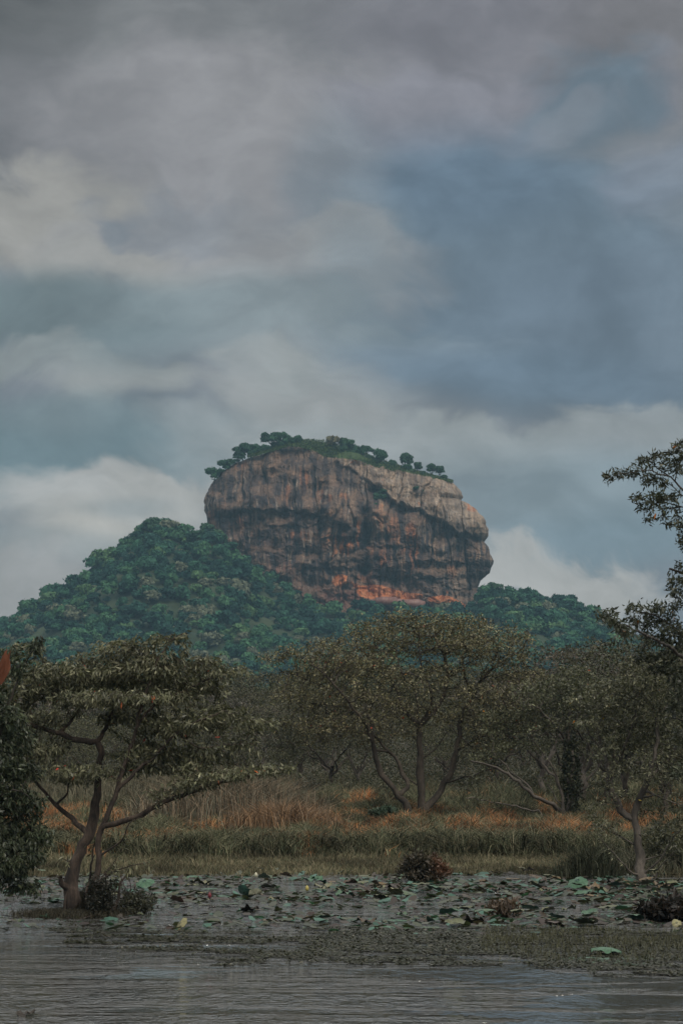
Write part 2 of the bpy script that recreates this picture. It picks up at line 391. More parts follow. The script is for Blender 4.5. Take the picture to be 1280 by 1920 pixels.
OUT += fr*(1-.9*slab)*(-4*np.exp(-(fbm(ZX*.011+.3, ZZ*.0028, 71, 2)/.06)**2)*sstep(150, 220, ZZ) - .7*np.exp(-(fbm(ZX*.035+.3, ZZ*.006, 75, 3)/.08)**2)*sstep(150, 220, ZZ)) + fr*4*fbm(ZX*.012, ZZ*.010, 78, 2)
for (yb, x0, x1, a) in [(475, 520, 660, 3.5), (585, 480, 700, 3), (620, 700, 1000, 4), (560, 880, 1110, 4), (505, 720, 860, 2.5), (430, 330, 560, 2), (655, 960, 1110, 3)]:
    ln = yb + 12*fbm(ZX*.02, yb, 2, 3); OUT += fr*-a*sstep(-2, 5, ZZ-ln)*(1-sstep(10, 45, ZZ-ln))*sstep(x0-20, x0+25, ZX)*(1-sstep(x1-25, x1+20, ZX))
strata = fbm(X_*.012+.02*wob, Z_*.045+.03*wob, 3, 4)
OUT += fr*strata*1.8*sstep(430, 520, ZZ)
ZO = 2.0*fbm(ZX*.015, 4.4, 1, 4)*(ZZ < 400)*0
y = RY + 8 - OUT
y = np.where(s < 0, RY + 8 - sp(s, .75)*dep[:, None], y)
xw = (340 + ZX/2 - 640)/F*RY
zw = CAMZ + (HZ - (780 + ZZ/2))/F*RY
edge = (1-fr)
xw = xw + edge*np.sign(c)*-1*(1.5*fbm(ZZ*.03, TH*3, 8, 4)) + 1.2*fr*fbm(ZX*.02, ZZ*.02, 31, 3)
RV = np.stack([xw, y, zw], -1).reshape(-1, 3)
# colours -------------------------------------------------------------
def C(*v): return np.array(v)[None, None, :]
col = np.ones(ZX.shape+(3,))*C(.215, .145, .105)
def lay(col, m, c): m = np.clip(m, 0, 1)[..., None]; return col*(1-m) + C(*c)*m
n1 = fbm(ZX*.012, ZZ*.012, 21, 5); n2 = fbm(ZX*.03, ZZ*.03, 25, 4)
st1 = fbm(ZX*.045, ZZ*.004, 41, 4); st2 = fbm(ZX*.11, ZZ*.007, 44, 3); hs = fbm(X_*.012+.8*n1, Z_*.06+1.2*n2, 47, 4)
col = lay(col, sstep(-.05, .5, n1)*.7, (.34, .225, .155))
above = 1 - sstep(-8, 8, Z_-brow)
pale = above*sstep(470, 640, X_)
pale = pale*(.6+.4*sstep(-.35, .25, n1+.6*st1))
col = lay(col, pale*.85, (.47, .35, .25))
col = lay(col, sstep(.0, .3, fbm(ZX*.03, ZZ*.006, 83, 3))*sstep(480, 700, X_)*(1-above)*(1-sstep(90, 230, Z_-brow))*.6, (.44, .33, .23))
col = lay(col, pale*sstep(.05, .45, n2)*.6, (.56, .47, .39))
col = lay(col, g2(1060, 390, 70, 90)*.8*sstep(-.3, .2, st1), (.56, .45, .35))
# lower, warm strata to the right and middle
col = lay(col, sstep(430, 520, ZZ)*sstep(0, .5, hs)*.6*sstep(430, 600, ZX), (.40, .25, .16))
col = lay(col, sstep(560, 640, ZZ)*sstep(860, 1000, ZX)*.4, (.24, .20, .17))
# purple-brown bare face left below the ledge
col = lay(col, g2(330, 480, 190, 90)*.75*sstep(-.5, .2, n1), (.17, .10, .082))
col = lay(col, g2(470, 440, 120, 50)*.5*sstep(-.2, .3, hs), (.30, .18, .12))
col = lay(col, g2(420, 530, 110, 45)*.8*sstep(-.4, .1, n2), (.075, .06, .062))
# rust and orange patches
OR = (.62, .22, .085)
for (x0, y0, sx, sy, a) in [(590, 500, 62, 38, .9), (660, 470, 12, 60, .7), (742, 545, 42, 48, .75), (858, 500, 26, 90, .8), (800, 450, 20, 70, .4), (560, 420, 30, 30, .3), (460, 260, 12, 70, .4), (535, 330, 25, 40, .4), (615, 320, 22, 14, .45),
    (770, 480, 14, 80, .35), (118, 385, 30, 26, .7), (165, 370, 18, 40, .5), (230, 420, 14, 30, .6), (740, 400, 16, 60, .4), (1080, 345, 26, 18, .8), (395, 300, 14, 50, .35), (1000, 600, 20, 30, .3), (450, 470, 60, 20, .35), (700, 620, 40, 30, .4), (860, 600, 30, 30, .3), (210, 175, 60, 30, .25)]:
    col = lay(col, sstep(.25, .75, np.exp(-((X_-x0)/sx)**2 - ((Z_-y0)/sy)**2) + .35*n2)*a, OR)
# reddish scree and earth along the foot
foot = sstep(610, 690, Z_)*(1-sstep(820, 1000, X_))
col = lay(col, foot*.8*sstep(-.4, .3, n1), (.23, .105, .085))
col = lay(col, g2(375, 610, 70, 70)*1.3*sstep(-.3, .3, n2), (.30, .15, .11))
# black water streaks and pale drips; shade of the recesses is painted in too
top_dark = sstep(-.12, .28, st1)*sstep(115, 170, ZZ)
col = lay(col, top_dark*.85*(1-pale*.72)*(1-foot), (.04, .038, .047))
col = lay(col, g2(250, 260, 130, 90)*.6*sstep(-.3, .3, n2), (.06, .054, .06))
col = lay(col, g2(880, 470, 200, 90)*.55*sstep(-.35, .2, st1), (.055, .05, .058))
col = lay(col, g2(560, 600, 120, 60)*.5*sstep(-.3, .3, n1), (.065, .055, .058))
col = lay(col, sstep(.05, .4, st2)*.55*(1-foot)*(1-.5*pale), (.05, .047, .053))
col = lay(col, sstep(.28, .5, fbm(ZX*.09, ZZ*.005, 63, 3))*.65*sstep(.0, .3, fbm(ZX*.01, ZZ*.015, 61, 3)+.1)*(1-foot), (.50, .40, .31))
col = lay(col, np.exp(-((X_-688)/20)**2)*sstep(340, 380, ZZ)*(1-sstep(590, 640, ZZ))*.9, (.03, .03, .04))  # shade inside the deep crack, put into the colour
col = lay(col, g2(960, 490, 90, 60)*.7*sstep(-.3, .3, st1), (.06, .055, .062))
col = lay(col, g2(620, 270, 80, 40)*.6*sstep(-.4, .2, n2), (.07, .062, .066))
col = lay(col, np.exp(-((Z_-led-16)/13)**2)*(1-sstep(560, 700, X_))*.35, (.06, .05, .05))  # painted shade in the hollow under the ledge
oldtop = np.interp(ZX, [250, 330, 400, 440, 470, 500, 536, 604, 690, 762, 850, 930, 1010], [150, 128, 108, 112, 122, 136, 152, 166, 180, 197, 216, 230, 246]) + 4*fbm(ZX*.05, 3, 3, 3)
col = lay(col, (1-sstep(-3, 3, ZZ-oldtop)), (.075, .12, .04))
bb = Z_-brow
col = lay(col, sstep(0, 10, bb)*(1-sstep(20, 70, bb))*sstep(640, 760, X_)*.4, (.06, .052, .055))  # overhang shade just below the brow, painted into the rock colour
col = lay(col, sstep(.05, .35, fbm(ZX*.009, ZZ*.013, 91, 4))*(1-pale)*(1-foot)*.6, (.07, .055, .055))
col = lay(col, sstep(.12, .4, fbm(ZX*.010, ZZ*.016, 95, 4))*(1-pale)*(1-foot)*.32, (.38, .235, .15))
en = 5*fbm(ZX*.05, ZZ*.05, 101, 4)
for top, bot in [([(634, 634), (650, 644), (662, 646), (664, 651), (700, 652), (704, 648), (745, 650), (790, 664), (800, 669), (850, 676), (896, 683)], [(634, 640), (650, 672), (672, 694), (700, 698), (760, 708), (820, 706), (896, 698)]),
                 ([(915, 694), (940, 688), (985, 684), (1008, 692), (1030, 702), (1054, 716)], [(915, 704), (950, 716), (985, 724), (1054, 750)]), ([(560, 628), (572, 614), (596, 610), (616, 616)], [(560, 640), (575, 652), (600, 656), (616, 648)])]:
    top = np.array(top, float); bot = np.array(bot, float); xx = ZX+en
    inb = (xx > top[0, 0]) & (xx < top[-1, 0])
    m_ = sstep(-2, 2, ZZ+en*.6-np.interp(xx, top[:, 0], top[:, 1]))*sstep(-2, 2, np.interp(xx, bot[:, 0], bot[:, 1])-ZZ-en*.9)*inb
    col = lay(col, m_*.95, (.64, .225, .09)); col = lay(col, m_*sstep(.0, .4, fbm(ZX*.03, ZZ*.06, 103, 3))*.6, (.70, .31, .15)); col = lay(col, m_*sstep(.1, .4, fbm(ZX*.06, ZZ*.03, 105, 3))*.3, (.38, .15, .08))
g_ = (1-sstep(-3, 3, ZZ-oldtop))[..., None]; col = col*(1-g_) + C(.075, .12, .04)*g_
i = np.arange(NZ*NT).reshape(NZ, NT); j = np.roll(i, -1, 1)
RF = np.stack([i[:-1], i[1:], j[1:], j[:-1]], -1).reshape(-1, 4)
rock = empty('rock_monolith', (0, RY, 100))
tag(rock, 'massive flat-topped streaked rock towering over the wooded hill', 'rock')
def under_empty(o, e):      # child keeps world coordinates
    o.parent = e; o.location = -Vector(e.location); return o
under_empty(mesh_np('rock_face', RV, [RF], ROCK, col.reshape(-1, 3), smooth=True), rock)
FRONT = {}
def rock_y(zx, zy, lift=0):
    """depth of the rock's front surface at crop pixel"""
    r = int(np.clip(np.searchsorted(zz, zy), 0, NZ-1)); k = np.where(s[r] > 0.0)[0]
    q = k[np.argmin(np.abs(ZX[r, k]-zx))]
    return y[r, q] - lift
# the brick terrace wall at the foot of the cliff : a ribbon with real thickness, hugging the rock
def ribbon(name, top, bot, thick, mat, n=150, lift=2.5):
    top = np.array(top, float); bot = np.array(bot, float)
    x = np.linspace(top[0, 0], top[-1, 0], n)
    zt = np.interp(x, top[:, 0], top[:, 1]); zt = zt + np.round(2.2*pnoise(np.round(x/23)*.37, 2.2))*1.8; zb = np.interp(x, bot[:, 0], bot[:, 1])
    u = (x-x[0])/(x[-1]-x[0]); k_ = np.minimum(1, np.minimum(u, 1-u)/.07+.3); zb = zt+(zb-zt)*k_
    yy = np.array([min(rock_y(a, b_), rock_y(a, (b_+c_)/2), rock_y(a, c_)) for a, b_, c_ in zip(x, zt, zb)])
    w_ = min(n//2*2-1, 41); yy = np.convolve(np.pad(yy, w_//2, 'edge'), np.ones(w_)/w_, 'valid') - lift - 1
    wx = (340+x/2-640)/F*RY; wt = CAMZ+(HZ-780-zt/2)/F*RY; wb = CAMZ+(HZ-780-zb/2)/F*RY
    A = [np.stack([wx, yy, wb], -1), np.stack([wx, yy-.1, wt], -1), np.stack([wx, yy+thick, wt], -1), np.stack([wx, yy+thick, wb], -1)]
    V = np.concatenate(A); k = np.arange(n-1); fs = []
    for a in range(4):
        b_ = (a+1) % 4; fs.append(np.stack([k+a*n, k+1+a*n, k+1+b_*n, k+b_*n], -1))
    fs.append(np.array([[0, n, 2*n, 3*n], [n-1, 4*n-1, 3*n-1, 2*n-1]]))
    return under_empty(mesh_np(name, V, fs, mat), rock)
ribbon('terrace_wall', [(700, 704), (722, 704), (724, 697), (800, 696), (802, 702), (880, 704), (905, 712)], [(700, 720), (905, 738)], 2, material('dull_terrace_brick', lambda t, b: t.links.new(tramp(t, tnoise(t, .5, 6), [(.3, (.18, .08, .065)), (.7, (.30, .15, .115))]), b.inputs['Base Color'])), lift=6)

# ------------------------------------------------------------------ leaf-clump crowns for far trees
def clump_leaves(rng, blobs, n, size, base, var=.25, flat=.5):
    """random triangles on the shells of ellipsoids; returns verts, tris, cols. blobs: (x,y,z,rx,ry,rz)"""
    blobs = np.array(blobs, float)
    w = blobs[:, 3]*blobs[:, 5]; w /= w.sum()
    b = rng.choice(len(blobs), n, p=w)
    d = rng.normal(size=(n, 3)); d /= np.linalg.norm(d, axis=1)[:, None]
    d[:, 2] = np.where(d[:, 2] < -.35, -d[:, 2], d[:, 2])
    r = .72 + .33*rng.rand(n)
    lump = 1 + .22*fbm(d[:, 0]*2.2+b*3.1, d[:, 1]*2.2, d[:, 2]*2.2, 2)
    c = blobs[b, :3] + d*blobs[b, 3:]*(r*lump)[:, None]
    nrm = d + rng.normal(size=(n, 3))*.5; nrm /= np.linalg.norm(nrm, axis=1)[:, None]
    t1 = np.cross(nrm, rng.normal(size=(n, 3))); t1 /= np.linalg.norm(t1, axis=1)[:, None]
    t2 = np.cross(nrm, t1)
    sz = size*(.6+.8*rng.rand(n))[:, None]
    v = np.stack([c+t1*sz, c-t1*sz*.5+t2*sz*.8, c-t1*sz*.5-t2*sz*.8], 1).reshape(-1, 3)
    tone = (1 + var*rng.normal(size=n)).clip(.4, 1.9)
    cl = np.array(base)[None]*tone[:, None]
    return v, np.arange(3*n).reshape(-1, 3), np.repeat(cl, 3, 0)
rng = np.random.RandomState(5)
def crown_blobs(rng, r, h, k):
    out = [(0, 0, h*.55, r*.75, r*.75, h*.42)]
    for _ in range(k):
        a = rng.rand()*6.28; q = r*(.25+.5*rng.rand()); rr = r*(.3+.25*rng.rand())
        out.append((math.cos(a)*q, math.sin(a)*q, h*(.35+.45*rng.rand()), rr, rr, rr*.7))
    return out
# forest on the hill : a far-off wood, one mass
GREENS = np.array([(.018, .055, .042), (.024, .072, .052), (.032, .095, .06), (.042, .12, .07), (.06, .145, .07), (.09, .17, .075), (.14, .155, .10)])
protos = []
for k in range(9):
    r0 = 4.6
    v, f, c_ = clump_leaves(rng, crown_blobs(rng, r0, 7.5, 6), 330, .85, (1, 1, 1), .20)
    protos.append((v, f, c_))
def scatter(points, scales, cols, protos, rng):
    V, Fc, Cc = [], [], []; off = 0
    pid = rng.randint(0, len(protos), len(points)); ang = rng.rand(len(points))*6.28
    for k, (pv, pf, pc) in enumerate(protos):
        m = np.where(pid == k)[0]
        if not len(m): continue
        ca, sa = np.cos(ang[m])[:, None], np.sin(ang[m])[:, None]
        x = pv[None, :, 0]*ca - pv[None, :, 1]*sa; yy = pv[None, :, 0]*sa + pv[None, :, 1]*ca
        v = np.stack([x*scales[m, 0:1], yy*scales[m, 0:1], pv[None, :, 2]*scales[m, 1:2]], -1) + points[m][:, None]
        V.append(v.reshape(-1, 3)); n = len(pv)
        Fc.append((pf[None] + (np.arange(len(m))*n)[:, None, None] + off).reshape(-1, pf.shape[1])); off += n*len(m)
        Cc.append((pc[None]*cols[m][:, None]).reshape(-1, 3))
    return np.concatenate(V), np.concatenate(Fc), np.concatenate(Cc)
def jgrid(x0, x1, y0, y1, step, rng, j=.45):
    X, Y = np.meshgrid(np.arange(x0, x1, step), np.arange(y0, y1, step))
    return np.stack([X.ravel(), Y.ravel()], -1) + rng.uniform(-j, j, (X.size, 2))*step
pt = jgrid(-340, 340, 1440, 1990, 7.8, rng)
px_ = pt[:, 0]/pt[:, 1]*F+640
z_ = hill_z(pt[:, 0], pt[:, 1])
under_rock = (pt[:, 0] > -95) & (pt[:, 0] < 97) & (pt[:, 1] > 1953)
# where the rock stands: keep crowns out of its face
scr = HZ - (z_-CAMZ)/pt[:, 1]*F
keep = (z_ > 1) & (px_ > -90) & (px_ < 1400) & ~under_rock
glade = (((px_-455)/34)**2 + ((scr-1045)/22)**2 < 1) | (((px_-445)/30)**2 + ((scr-1100)/9)**2 < 1)
keep &= ~(glade & (rng.rand(len(pt)) < .12))
pt, z_, px_ = pt[keep], z_[keep], px_[keep]
sc = (.45 + 1.1*rng.rand(len(pt))**1.8)*(1 + .25*pnoise(pt[:, 0]*.02, pt[:, 1]*.02))
pick = (np.clip(3.2 + 2.6*fbm(pt[:, 0]*.012, pt[:, 1]*.012, 2, 2) + rng.normal(size=len(pt))*2.0, 0, 6)).astype(int)
V_, F_, C_ = scatter(np.stack([pt[:, 0], pt[:, 1], z_-1.2], -1), np.stack([sc, sc*(.9+.35*rng.rand(len(pt)))], -1), GREENS[pick], protos, rng)
tag(mesh_np('hillside_forest', V_, [F_], FARLEAF, C_), 'dense green forest covering the slopes below the rock', 'forest', kind='stuff')
print('hill crowns', len(pt))
# forest on the plain between the thicket and the hill
lo = []
for k in range(6):
    v, f, c_ = clump_leaves(rng, crown_blobs(rng, 5.2, 6.0, 7), 420, .5, (1.1, 1.15, 1.1), .3); v[:, 2] += 1.2; lo.append((v, f, c_))
pt = jgrid(-150, 150, 340, 1440, 9.5, rng); px_ = pt[:, 0]/pt[:, 1]*F+640
pt = pt[(px_ > -120) & (px_ < 1420)]
pt = pt[rng.rand(len(pt)) < np.where(pt[:, 1] < 800, 1, .45)]
sc = (.65+.5*rng.rand(len(pt)))
V_, F_, C_ = scatter(np.stack([pt[:, 0], pt[:, 1], gz(pt[:, 0], pt[:, 1])-.5], -1), np.stack([sc, sc*(1.05+.4*rng.rand(len(pt)))], -1),
    np.array([(.07, .075, .04), (.055, .07, .035), (.08, .075, .045), (.06, .08, .04)])[rng.randint(0, 4, len(pt))], lo, rng)
tag(mesh_np('plain_forest', V_, [F_], FARLEAF, C_), 'dim far woodland on the plain between thicket and hill', 'forest', kind='stuff')
print('plain crowns', len(pt))

# ------------------------------------------------------------------ branching trees by space colonisation
class Tree:
    def __init__(s): s.p = []; s.par = []; s.mr = []
    def add(s, p, par, mr=0): s.p.append(np.array(p, float)); s.par.append(par); s.mr.append(mr); return len(s.p)-1
    def limb(s, pts, r0, r1, step, rng, root=False, wig=.25):
        pts = np.asarray(pts, float)
        # Catmull-Rom
        Q = np.vstack([2*pts[0]-pts[1], pts, 2*pts[-1]-pts[-2]]); out = []
        for k in range(1, len(Q)-2):
            n = max(1, int(np.linalg.norm(Q[k+1]-Q[k])/step))
            for q in range(n):
                t = q/n
                out.append(.5*((2*Q[k]) + (Q[k+1]-Q[k-1])*t + (2*Q[k-1]-5*Q[k]+4*Q[k+1]-Q[k+2])*t*t + (3*Q[k]-Q[k-1]-3*Q[k+1]+Q[k+2])*t**3))
        out.append(pts[-1]); out = np.array(out); n = len(out)
        w = rng.normal(size=(n, 3))*step*wig; w[0] = 0; out = out + w
        if root: last = s.add(out[0], -1, r0); st = 1
        else:
            A = np.array(s.p); last = int(np.argmin(((A-out[0])**2).sum(1))); st = 1
            out = out + (A[last]-out[0])*np.linspace(1, 0, n)[:, None]
        for k in range(st, n):
            t = (k/max(1, n-1))**.72; last = s.add(out[k], last, r0*(1-t)+r1*t)
    def grow(s, att, step, infl, kill, iters, rng, zmin=-9, droop=0., start=0):
        att = np.asarray(att); P_ = np.array(s.p); can = P_[:, 2] > zmin
        ids = np.where(can)[0]
        d2 = np.full(len(att), 1e9); near = np.zeros(len(att), int); alive = np.ones(len(att), bool)
        for a in range(0, len(ids), 400):
            q = ids[a:a+400]; D = ((att[:, None]-P_[q][None])**2).sum(2); m = D.argmin(1); v = D[np.arange(len(att)), m]
            b = v < d2; d2[b] = v[b]; near[b] = q[m[b]]
        seen = {}
        for it in range(iters):
            act = np.where(alive & (d2 < infl*infl))[0]
            if not len(act): break
            nd = near[act]; P_ = np.array(s.p)
            dirs = att[act]-P_[nd]; dirs /= np.linalg.norm(dirs, axis=1)[:, None]+1e-9
            u, inv = np.unique(nd, return_inverse=True)
            acc = np.zeros((len(u), 3)); np.add.at(acc, inv, dirs)
            acc += rng.normal(size=acc.shape)*.25*np.linalg.norm(acc, axis=1)[:, None]; acc[:, 2] -= droop*np.linalg.norm(acc, axis=1)
            acc /= np.linalg.norm(acc, axis=1)[:, None]+1e-9
            new = []
            for k, (n0, d) in enumerate(zip(u, acc)):
                c0 = seen.get(n0, 0)
                if c0 > 3: near_b = near == n0; d2[near_b] = 1e9; continue
                seen[n0] = c0+1
                new.append(s.add(s.p[n0]+d*step, int(n0)))
            if not new: break
            NP = np.array([s.p[k] for k in new]); idx = np.where(alive)[0]
            D = ((att[idx][:, None]-NP[None])**2).sum(2); m = D.argmin(1); v = D[np.arange(len(idx)), m]
            b = v < d2[idx]; d2[idx[b]] = v[b]; near[idx[b]] = np.array(new)[m[b]]
            alive &= ~(d2 < kill*kill)
    def radii(s, tip, ex=2.3):
        n = len(s.p); acc = np.zeros(n); r = np.zeros(n); s.par = list(s.par)
        for k in range(n-1, -1, -1):
            if acc[k] == 0: acc[k] = tip**ex
            if s.par[k] >= 0: acc[s.par[k]] += acc[k]
        r = acc**(1/ex); mr = np.array(s.mr)
        r = np.where(mr > 0, np.minimum(np.maximum(r, mr), mr*1.25), r)
        par = np.array(s.par)
        for k in range(n):
            if par[k] >= 0: r[k] = min(r[k], r[par[k]])
        s.r = r
    def tubes(s, rmin=0.0):
        n = len(s.p); ch = [[] for _ in range(n)]
        for k, q in enumerate(s.par):
            if q >= 0: ch[q].append(k)
        starts = [(k, -1) for k in range(n) if s.par[k] < 0]; chains = []
        while starts:
            k, fr = starts.pop(); c = [fr, k] if fr >= 0 else [k]
            while ch[k]:
                cs = sorted(ch[k], key=lambda q: -s.r[q])
                for q in cs[1:]: starts.append((q, k))
                k = cs[0]; c.append(k)
            if len(c) > 1: chains.append(c)
        P_ = np.array(s.p); V, Fc = [], []; off = 0
        for c in chains:
            p = P_[c]; r = s.r[c].copy()
            if s.par[c[0]] >= -1 and len(c) > 1: r[0] = min(r[0], r[1]*1.5) if s.par[c[1]] == c[0] and s.par[c[0]] != -1 else r[0]
            if r.max() < rmin: continue
            sd_ = 14 if r.max() > .08 else (6 if r.max() > .025 else 3)
            t = np.gradient(p, axis=0); t /= np.linalg.norm(t, axis=1)[:, None]+1e-9
            ref = np.array([.31, .92, .1]) if abs(t[0, 1]) < .8 else np.array([.9, .1, .3])
            a = np.cross(t, ref); a /= np.linalg.norm(a, axis=1)[:, None]+1e-9; b = np.cross(t, a)
            ang = np.arange(sd_)/sd_*2*math.pi
            rr = r[:, None]*(1 + (.10*np.sin(ang*2+p[:, 2:3]*3) + .15*pnoise(np.cos(ang)[None]*1.3+p[:, :1]*2, np.sin(ang)[None]*1.3, p[:, 2:3]*3.2) + .09*pnoise(np.cos(ang)[None]*3, np.sin(ang)[None]*3, p[:, 2:3]*8) if sd_ >= 9 else 0))
            ring = p[:, None] + (a[:, None]*np.cos(ang)[None, :, None] + b[:, None]*np.sin(ang)[None, :, None])*rr[..., None]
            m = len(c); i = np.arange(m*sd_).reshape(m, sd_)+off; j = np.roll(i, -1, 1)
            V.append(ring.reshape(-1, 3)); Fc.append(np.stack([i[:-1], j[:-1], j[1:], i[1:]], -1).reshape(-1, 4)); off += m*sd_
        return np.concatenate(V), np.concatenate(Fc)
    def leaves(s, rng, thr, per, length, width, base, droop=.3, jit=.1, var=.22, accent=None, acc_p=0., zmin=-99, up=.4, nolimb=False):
        P_ = np.array(s.p); par = np.array(s.par); m = (s.r < thr) & (par >= 0) & (P_[:, 2] > zmin)
        if nolimb: m &= np.array(s.mr) == 0
        idx = np.where(m)[0]
        # skip clumps of nodes so that gaps open in the crown
        k = np.repeat(idx, per); n = len(k); t = rng.rand(n)[:, None]
        bd = P_[k]-P_[par[k]]; bl = np.linalg.norm(bd, axis=1)[:, None]+1e-9
        p = P_[par[k]]*(1-t)+P_[k]*t + rng.normal(size=(n, 3))*jit
        d = bd/bl*.8 + rng.normal(size=(n, 3))*.7; d[:, 2] -= droop; d /= np.linalg.norm(d, axis=1)[:, None]
        nr = rng.normal(size=(n, 3))*.8; nr[:, 2] += up; sd_ = np.cross(d, nr); sd_ /= np.linalg.norm(sd_, axis=1)[:, None]+1e-9
        nn = np.cross(sd_, d)
        l = (length*(.65+.7*rng.rand(n)))[:, None]; w = (width*(.7+.6*rng.rand(n)))[:, None]
        v = np.stack([p, p+d*l*.45+sd_*w*.5+nn*w*.12, p+d*l, p+d*l*.45-sd_*w*.5+nn*w*.12], 1).reshape(-1, 3)
        clump = 1 + .5*fbm(p[:, 0]*1.3, p[:, 1]*1.3, p[:, 2]*2.2, 3)
        tone = ((1+1.5*var*rng.normal(size=n))*clump).clip(.25, 2.4)
        base = np.atleast_2d(base); c = base[rng.randint(0, len(base), n)]*tone[:, None]
        if accent is not None:
            q = rng.rand(n) < acc_p; acc = np.atleast_2d(accent); c[q] = acc[rng.randint(0, len(acc), q.sum())]
        return v, np.arange(4*n).reshape(-1, 4), np.repeat(c, 4, 0)

def zmap(ox, oy, sc):
    return lambda zx, zy: (ox+zx/sc, oy+zy/sc)
def pads_pts(M, Y, pads, dens, rng, Z=1.0, dfac=1.0):
    """attraction points in flattened foliage pads; pads (zx, zy, rx, ry[, dy, rd]) in crop pixels"""
    out = []
    for pd in pads:
        zx, zy, rx, ry = pd[:4]; sc = Y/F/Z
        rxm, rzm = rx*sc, ry*sc
        dy = pd[4] if len(pd) > 4 else rng.uniform(-.6, .6)*rxm
        rd = pd[5] if len(pd) > 5 else max(rxm*dfac, .35)
        n = max(12, int(dens*(rxm*rd*rzm*4.19)**.8*(pd[6] if len(pd) > 6 else 1)))
        d = rng.normal(size=(n, 3)); d /= np.linalg.norm(d, axis=1)[:, None]; d *= rng.rand(n)[:, None]**(1/2.6)
        a, b = M(zx, zy); c0 = P(a, b, Y+dy)
        out.append(c0 + d*np.array([rxm, rd, rzm]))
    return np.concatenate(out)
def limb_pts(M, Y, pts, dy0=0, dy1=0):
    n = len(pts); out = []
    for k, (zx, zy) in enumerate(pts):
        a, b = M(zx, zy); t = k/(n-1)
        out.append(P(a, b, Y + dy0 + (dy1-dy0)*t))
    return np.array(out)
def finish_tree(tr, name, label, cat, bark_m, leafargs, base, group=None, extra=None, tip=.005, rmin=0):
    tr.radii(tip)
    e = empty(name, base); tag(e, label, cat, group)
    v, f = tr.tubes(rmin); under_empty(mesh_np('trunk', v, [f], bark_m, smooth=True), e)
    v, f, c_ = tr.leaves(*leafargs[0], **leafargs[1]); under_empty(mesh_np('crown', v, [f], LEAF, c_), e)
    print(name, 'nodes', len(tr.p), 'leaves', len(f))
    return e

# ---- A : dark drooping tree standing in the water, on the left
rng = np.random.RandomState(21)
MA = zmap(0, 1160, 1280/560); YA = float(TREE_A[1]); ZA = 1280/560
A = Tree()
LA = lambda pts, r0, r1, d0=0, d1=0, root=False: A.limb(limb_pts(MA, YA, pts, d0, d1), r0, r1, .14, rng, root, .10)
LA([(335, 1290), (322, 1230), (305, 1170), (312, 1110), (335, 1020), (385, 925), (402, 850), (415, 760), (426, 650), (430, 560), (420, 528)], .21, .06, 0, .3, True)
A.limb(limb_pts(MA, YA, [(300, 1180), (262, 1135), (250, 1110)], 0, -.2), .12, .05, .12, rng)
for (q0, q1, q2, q3) in [((430, 1290), (440, 1200), (425, 1120), (415, 1060)), ((470, 1290), (478, 1200), (455, 1120), (470, 1060)), ((360, 1290), (372, 1200), (390, 1080), (400, 960)), ((450, 1290), (500, 1220), (520, 1130), (560, 1070)), ((285, 1290), (275, 1220), (290, 1150), (300, 1090))]:
    A.limb(limb_pts(MA, YA, [q0, q1, q2, q3], rng.uniform(-.4, .2), rng.uniform(-.5, .2)), .055, .018, .12, rng, True, .15)       # broken stub
LA([(405, 1285), (408, 1150), (425, 1050), (420, 960), (440, 895), (470, 820), (500, 740), (520, 660), (560, 560), (588, 450), (600, 390)], .075, .035, -.3, -.6, True)
LA([(440, 895), (520, 872), (600, 845), (680, 800), (780, 760), (880, 725), (1000, 690), (1150, 662)], .075, .02, -.3, -1.2)
LA([(385, 925), (345, 890), (310, 860), (240, 800), (190, 740), (130, 680), (60, 640)], .075, .025, 0, .8)
LA([(240, 800), (290, 745), (302, 690), (340, 640)], .035, .015, .5, .2)
LA([(420, 528), (340, 520), (260, 495), (190, 470), (80, 440), (-20, 425)], .08, .03, .3, -.5)
LA([(260, 495), (330, 410), (318, 340), (350, 260)], .04, .015, .2, .6)
LA([(420, 528), (470, 440), (500, 330), (520, 230), (540, 150)], .05, .015, .3, .9)
LA([(500, 740), (600, 640), (680, 570), (760, 490), (850, 440), (960, 400)], .045, .012, -.4, -1.0)
LA([(520, 660), (580, 480), (650, 380), (760, 320), (870, 270), (1000, 215)], .04, .012, -.5, .3)
LA([(600, 390), (640, 280), (680, 170), (750, 85), (800, 60)], .03, .01, -.6, -.2)
LA([(425, 1030), (520, 960), (560, 880), (640, 835), (690, 790)], .028, .01, -.3, -.9)
LA([(412, 1150), (500, 1080), (560, 1062), (640, 1040)], .022, .008, -.3, -1.1)
LA([(425, 1120), (470, 1060), (520, 990), (540, 950)], .016, .008, -.3, -.2)
LA([(312, 1060), (260, 1030), (240, 1050)], .02, .008, 0, -.3)
LA([(760, 490), (850, 550), (960, 540), (1090, 535)], .016, .007, -.8, -.5)
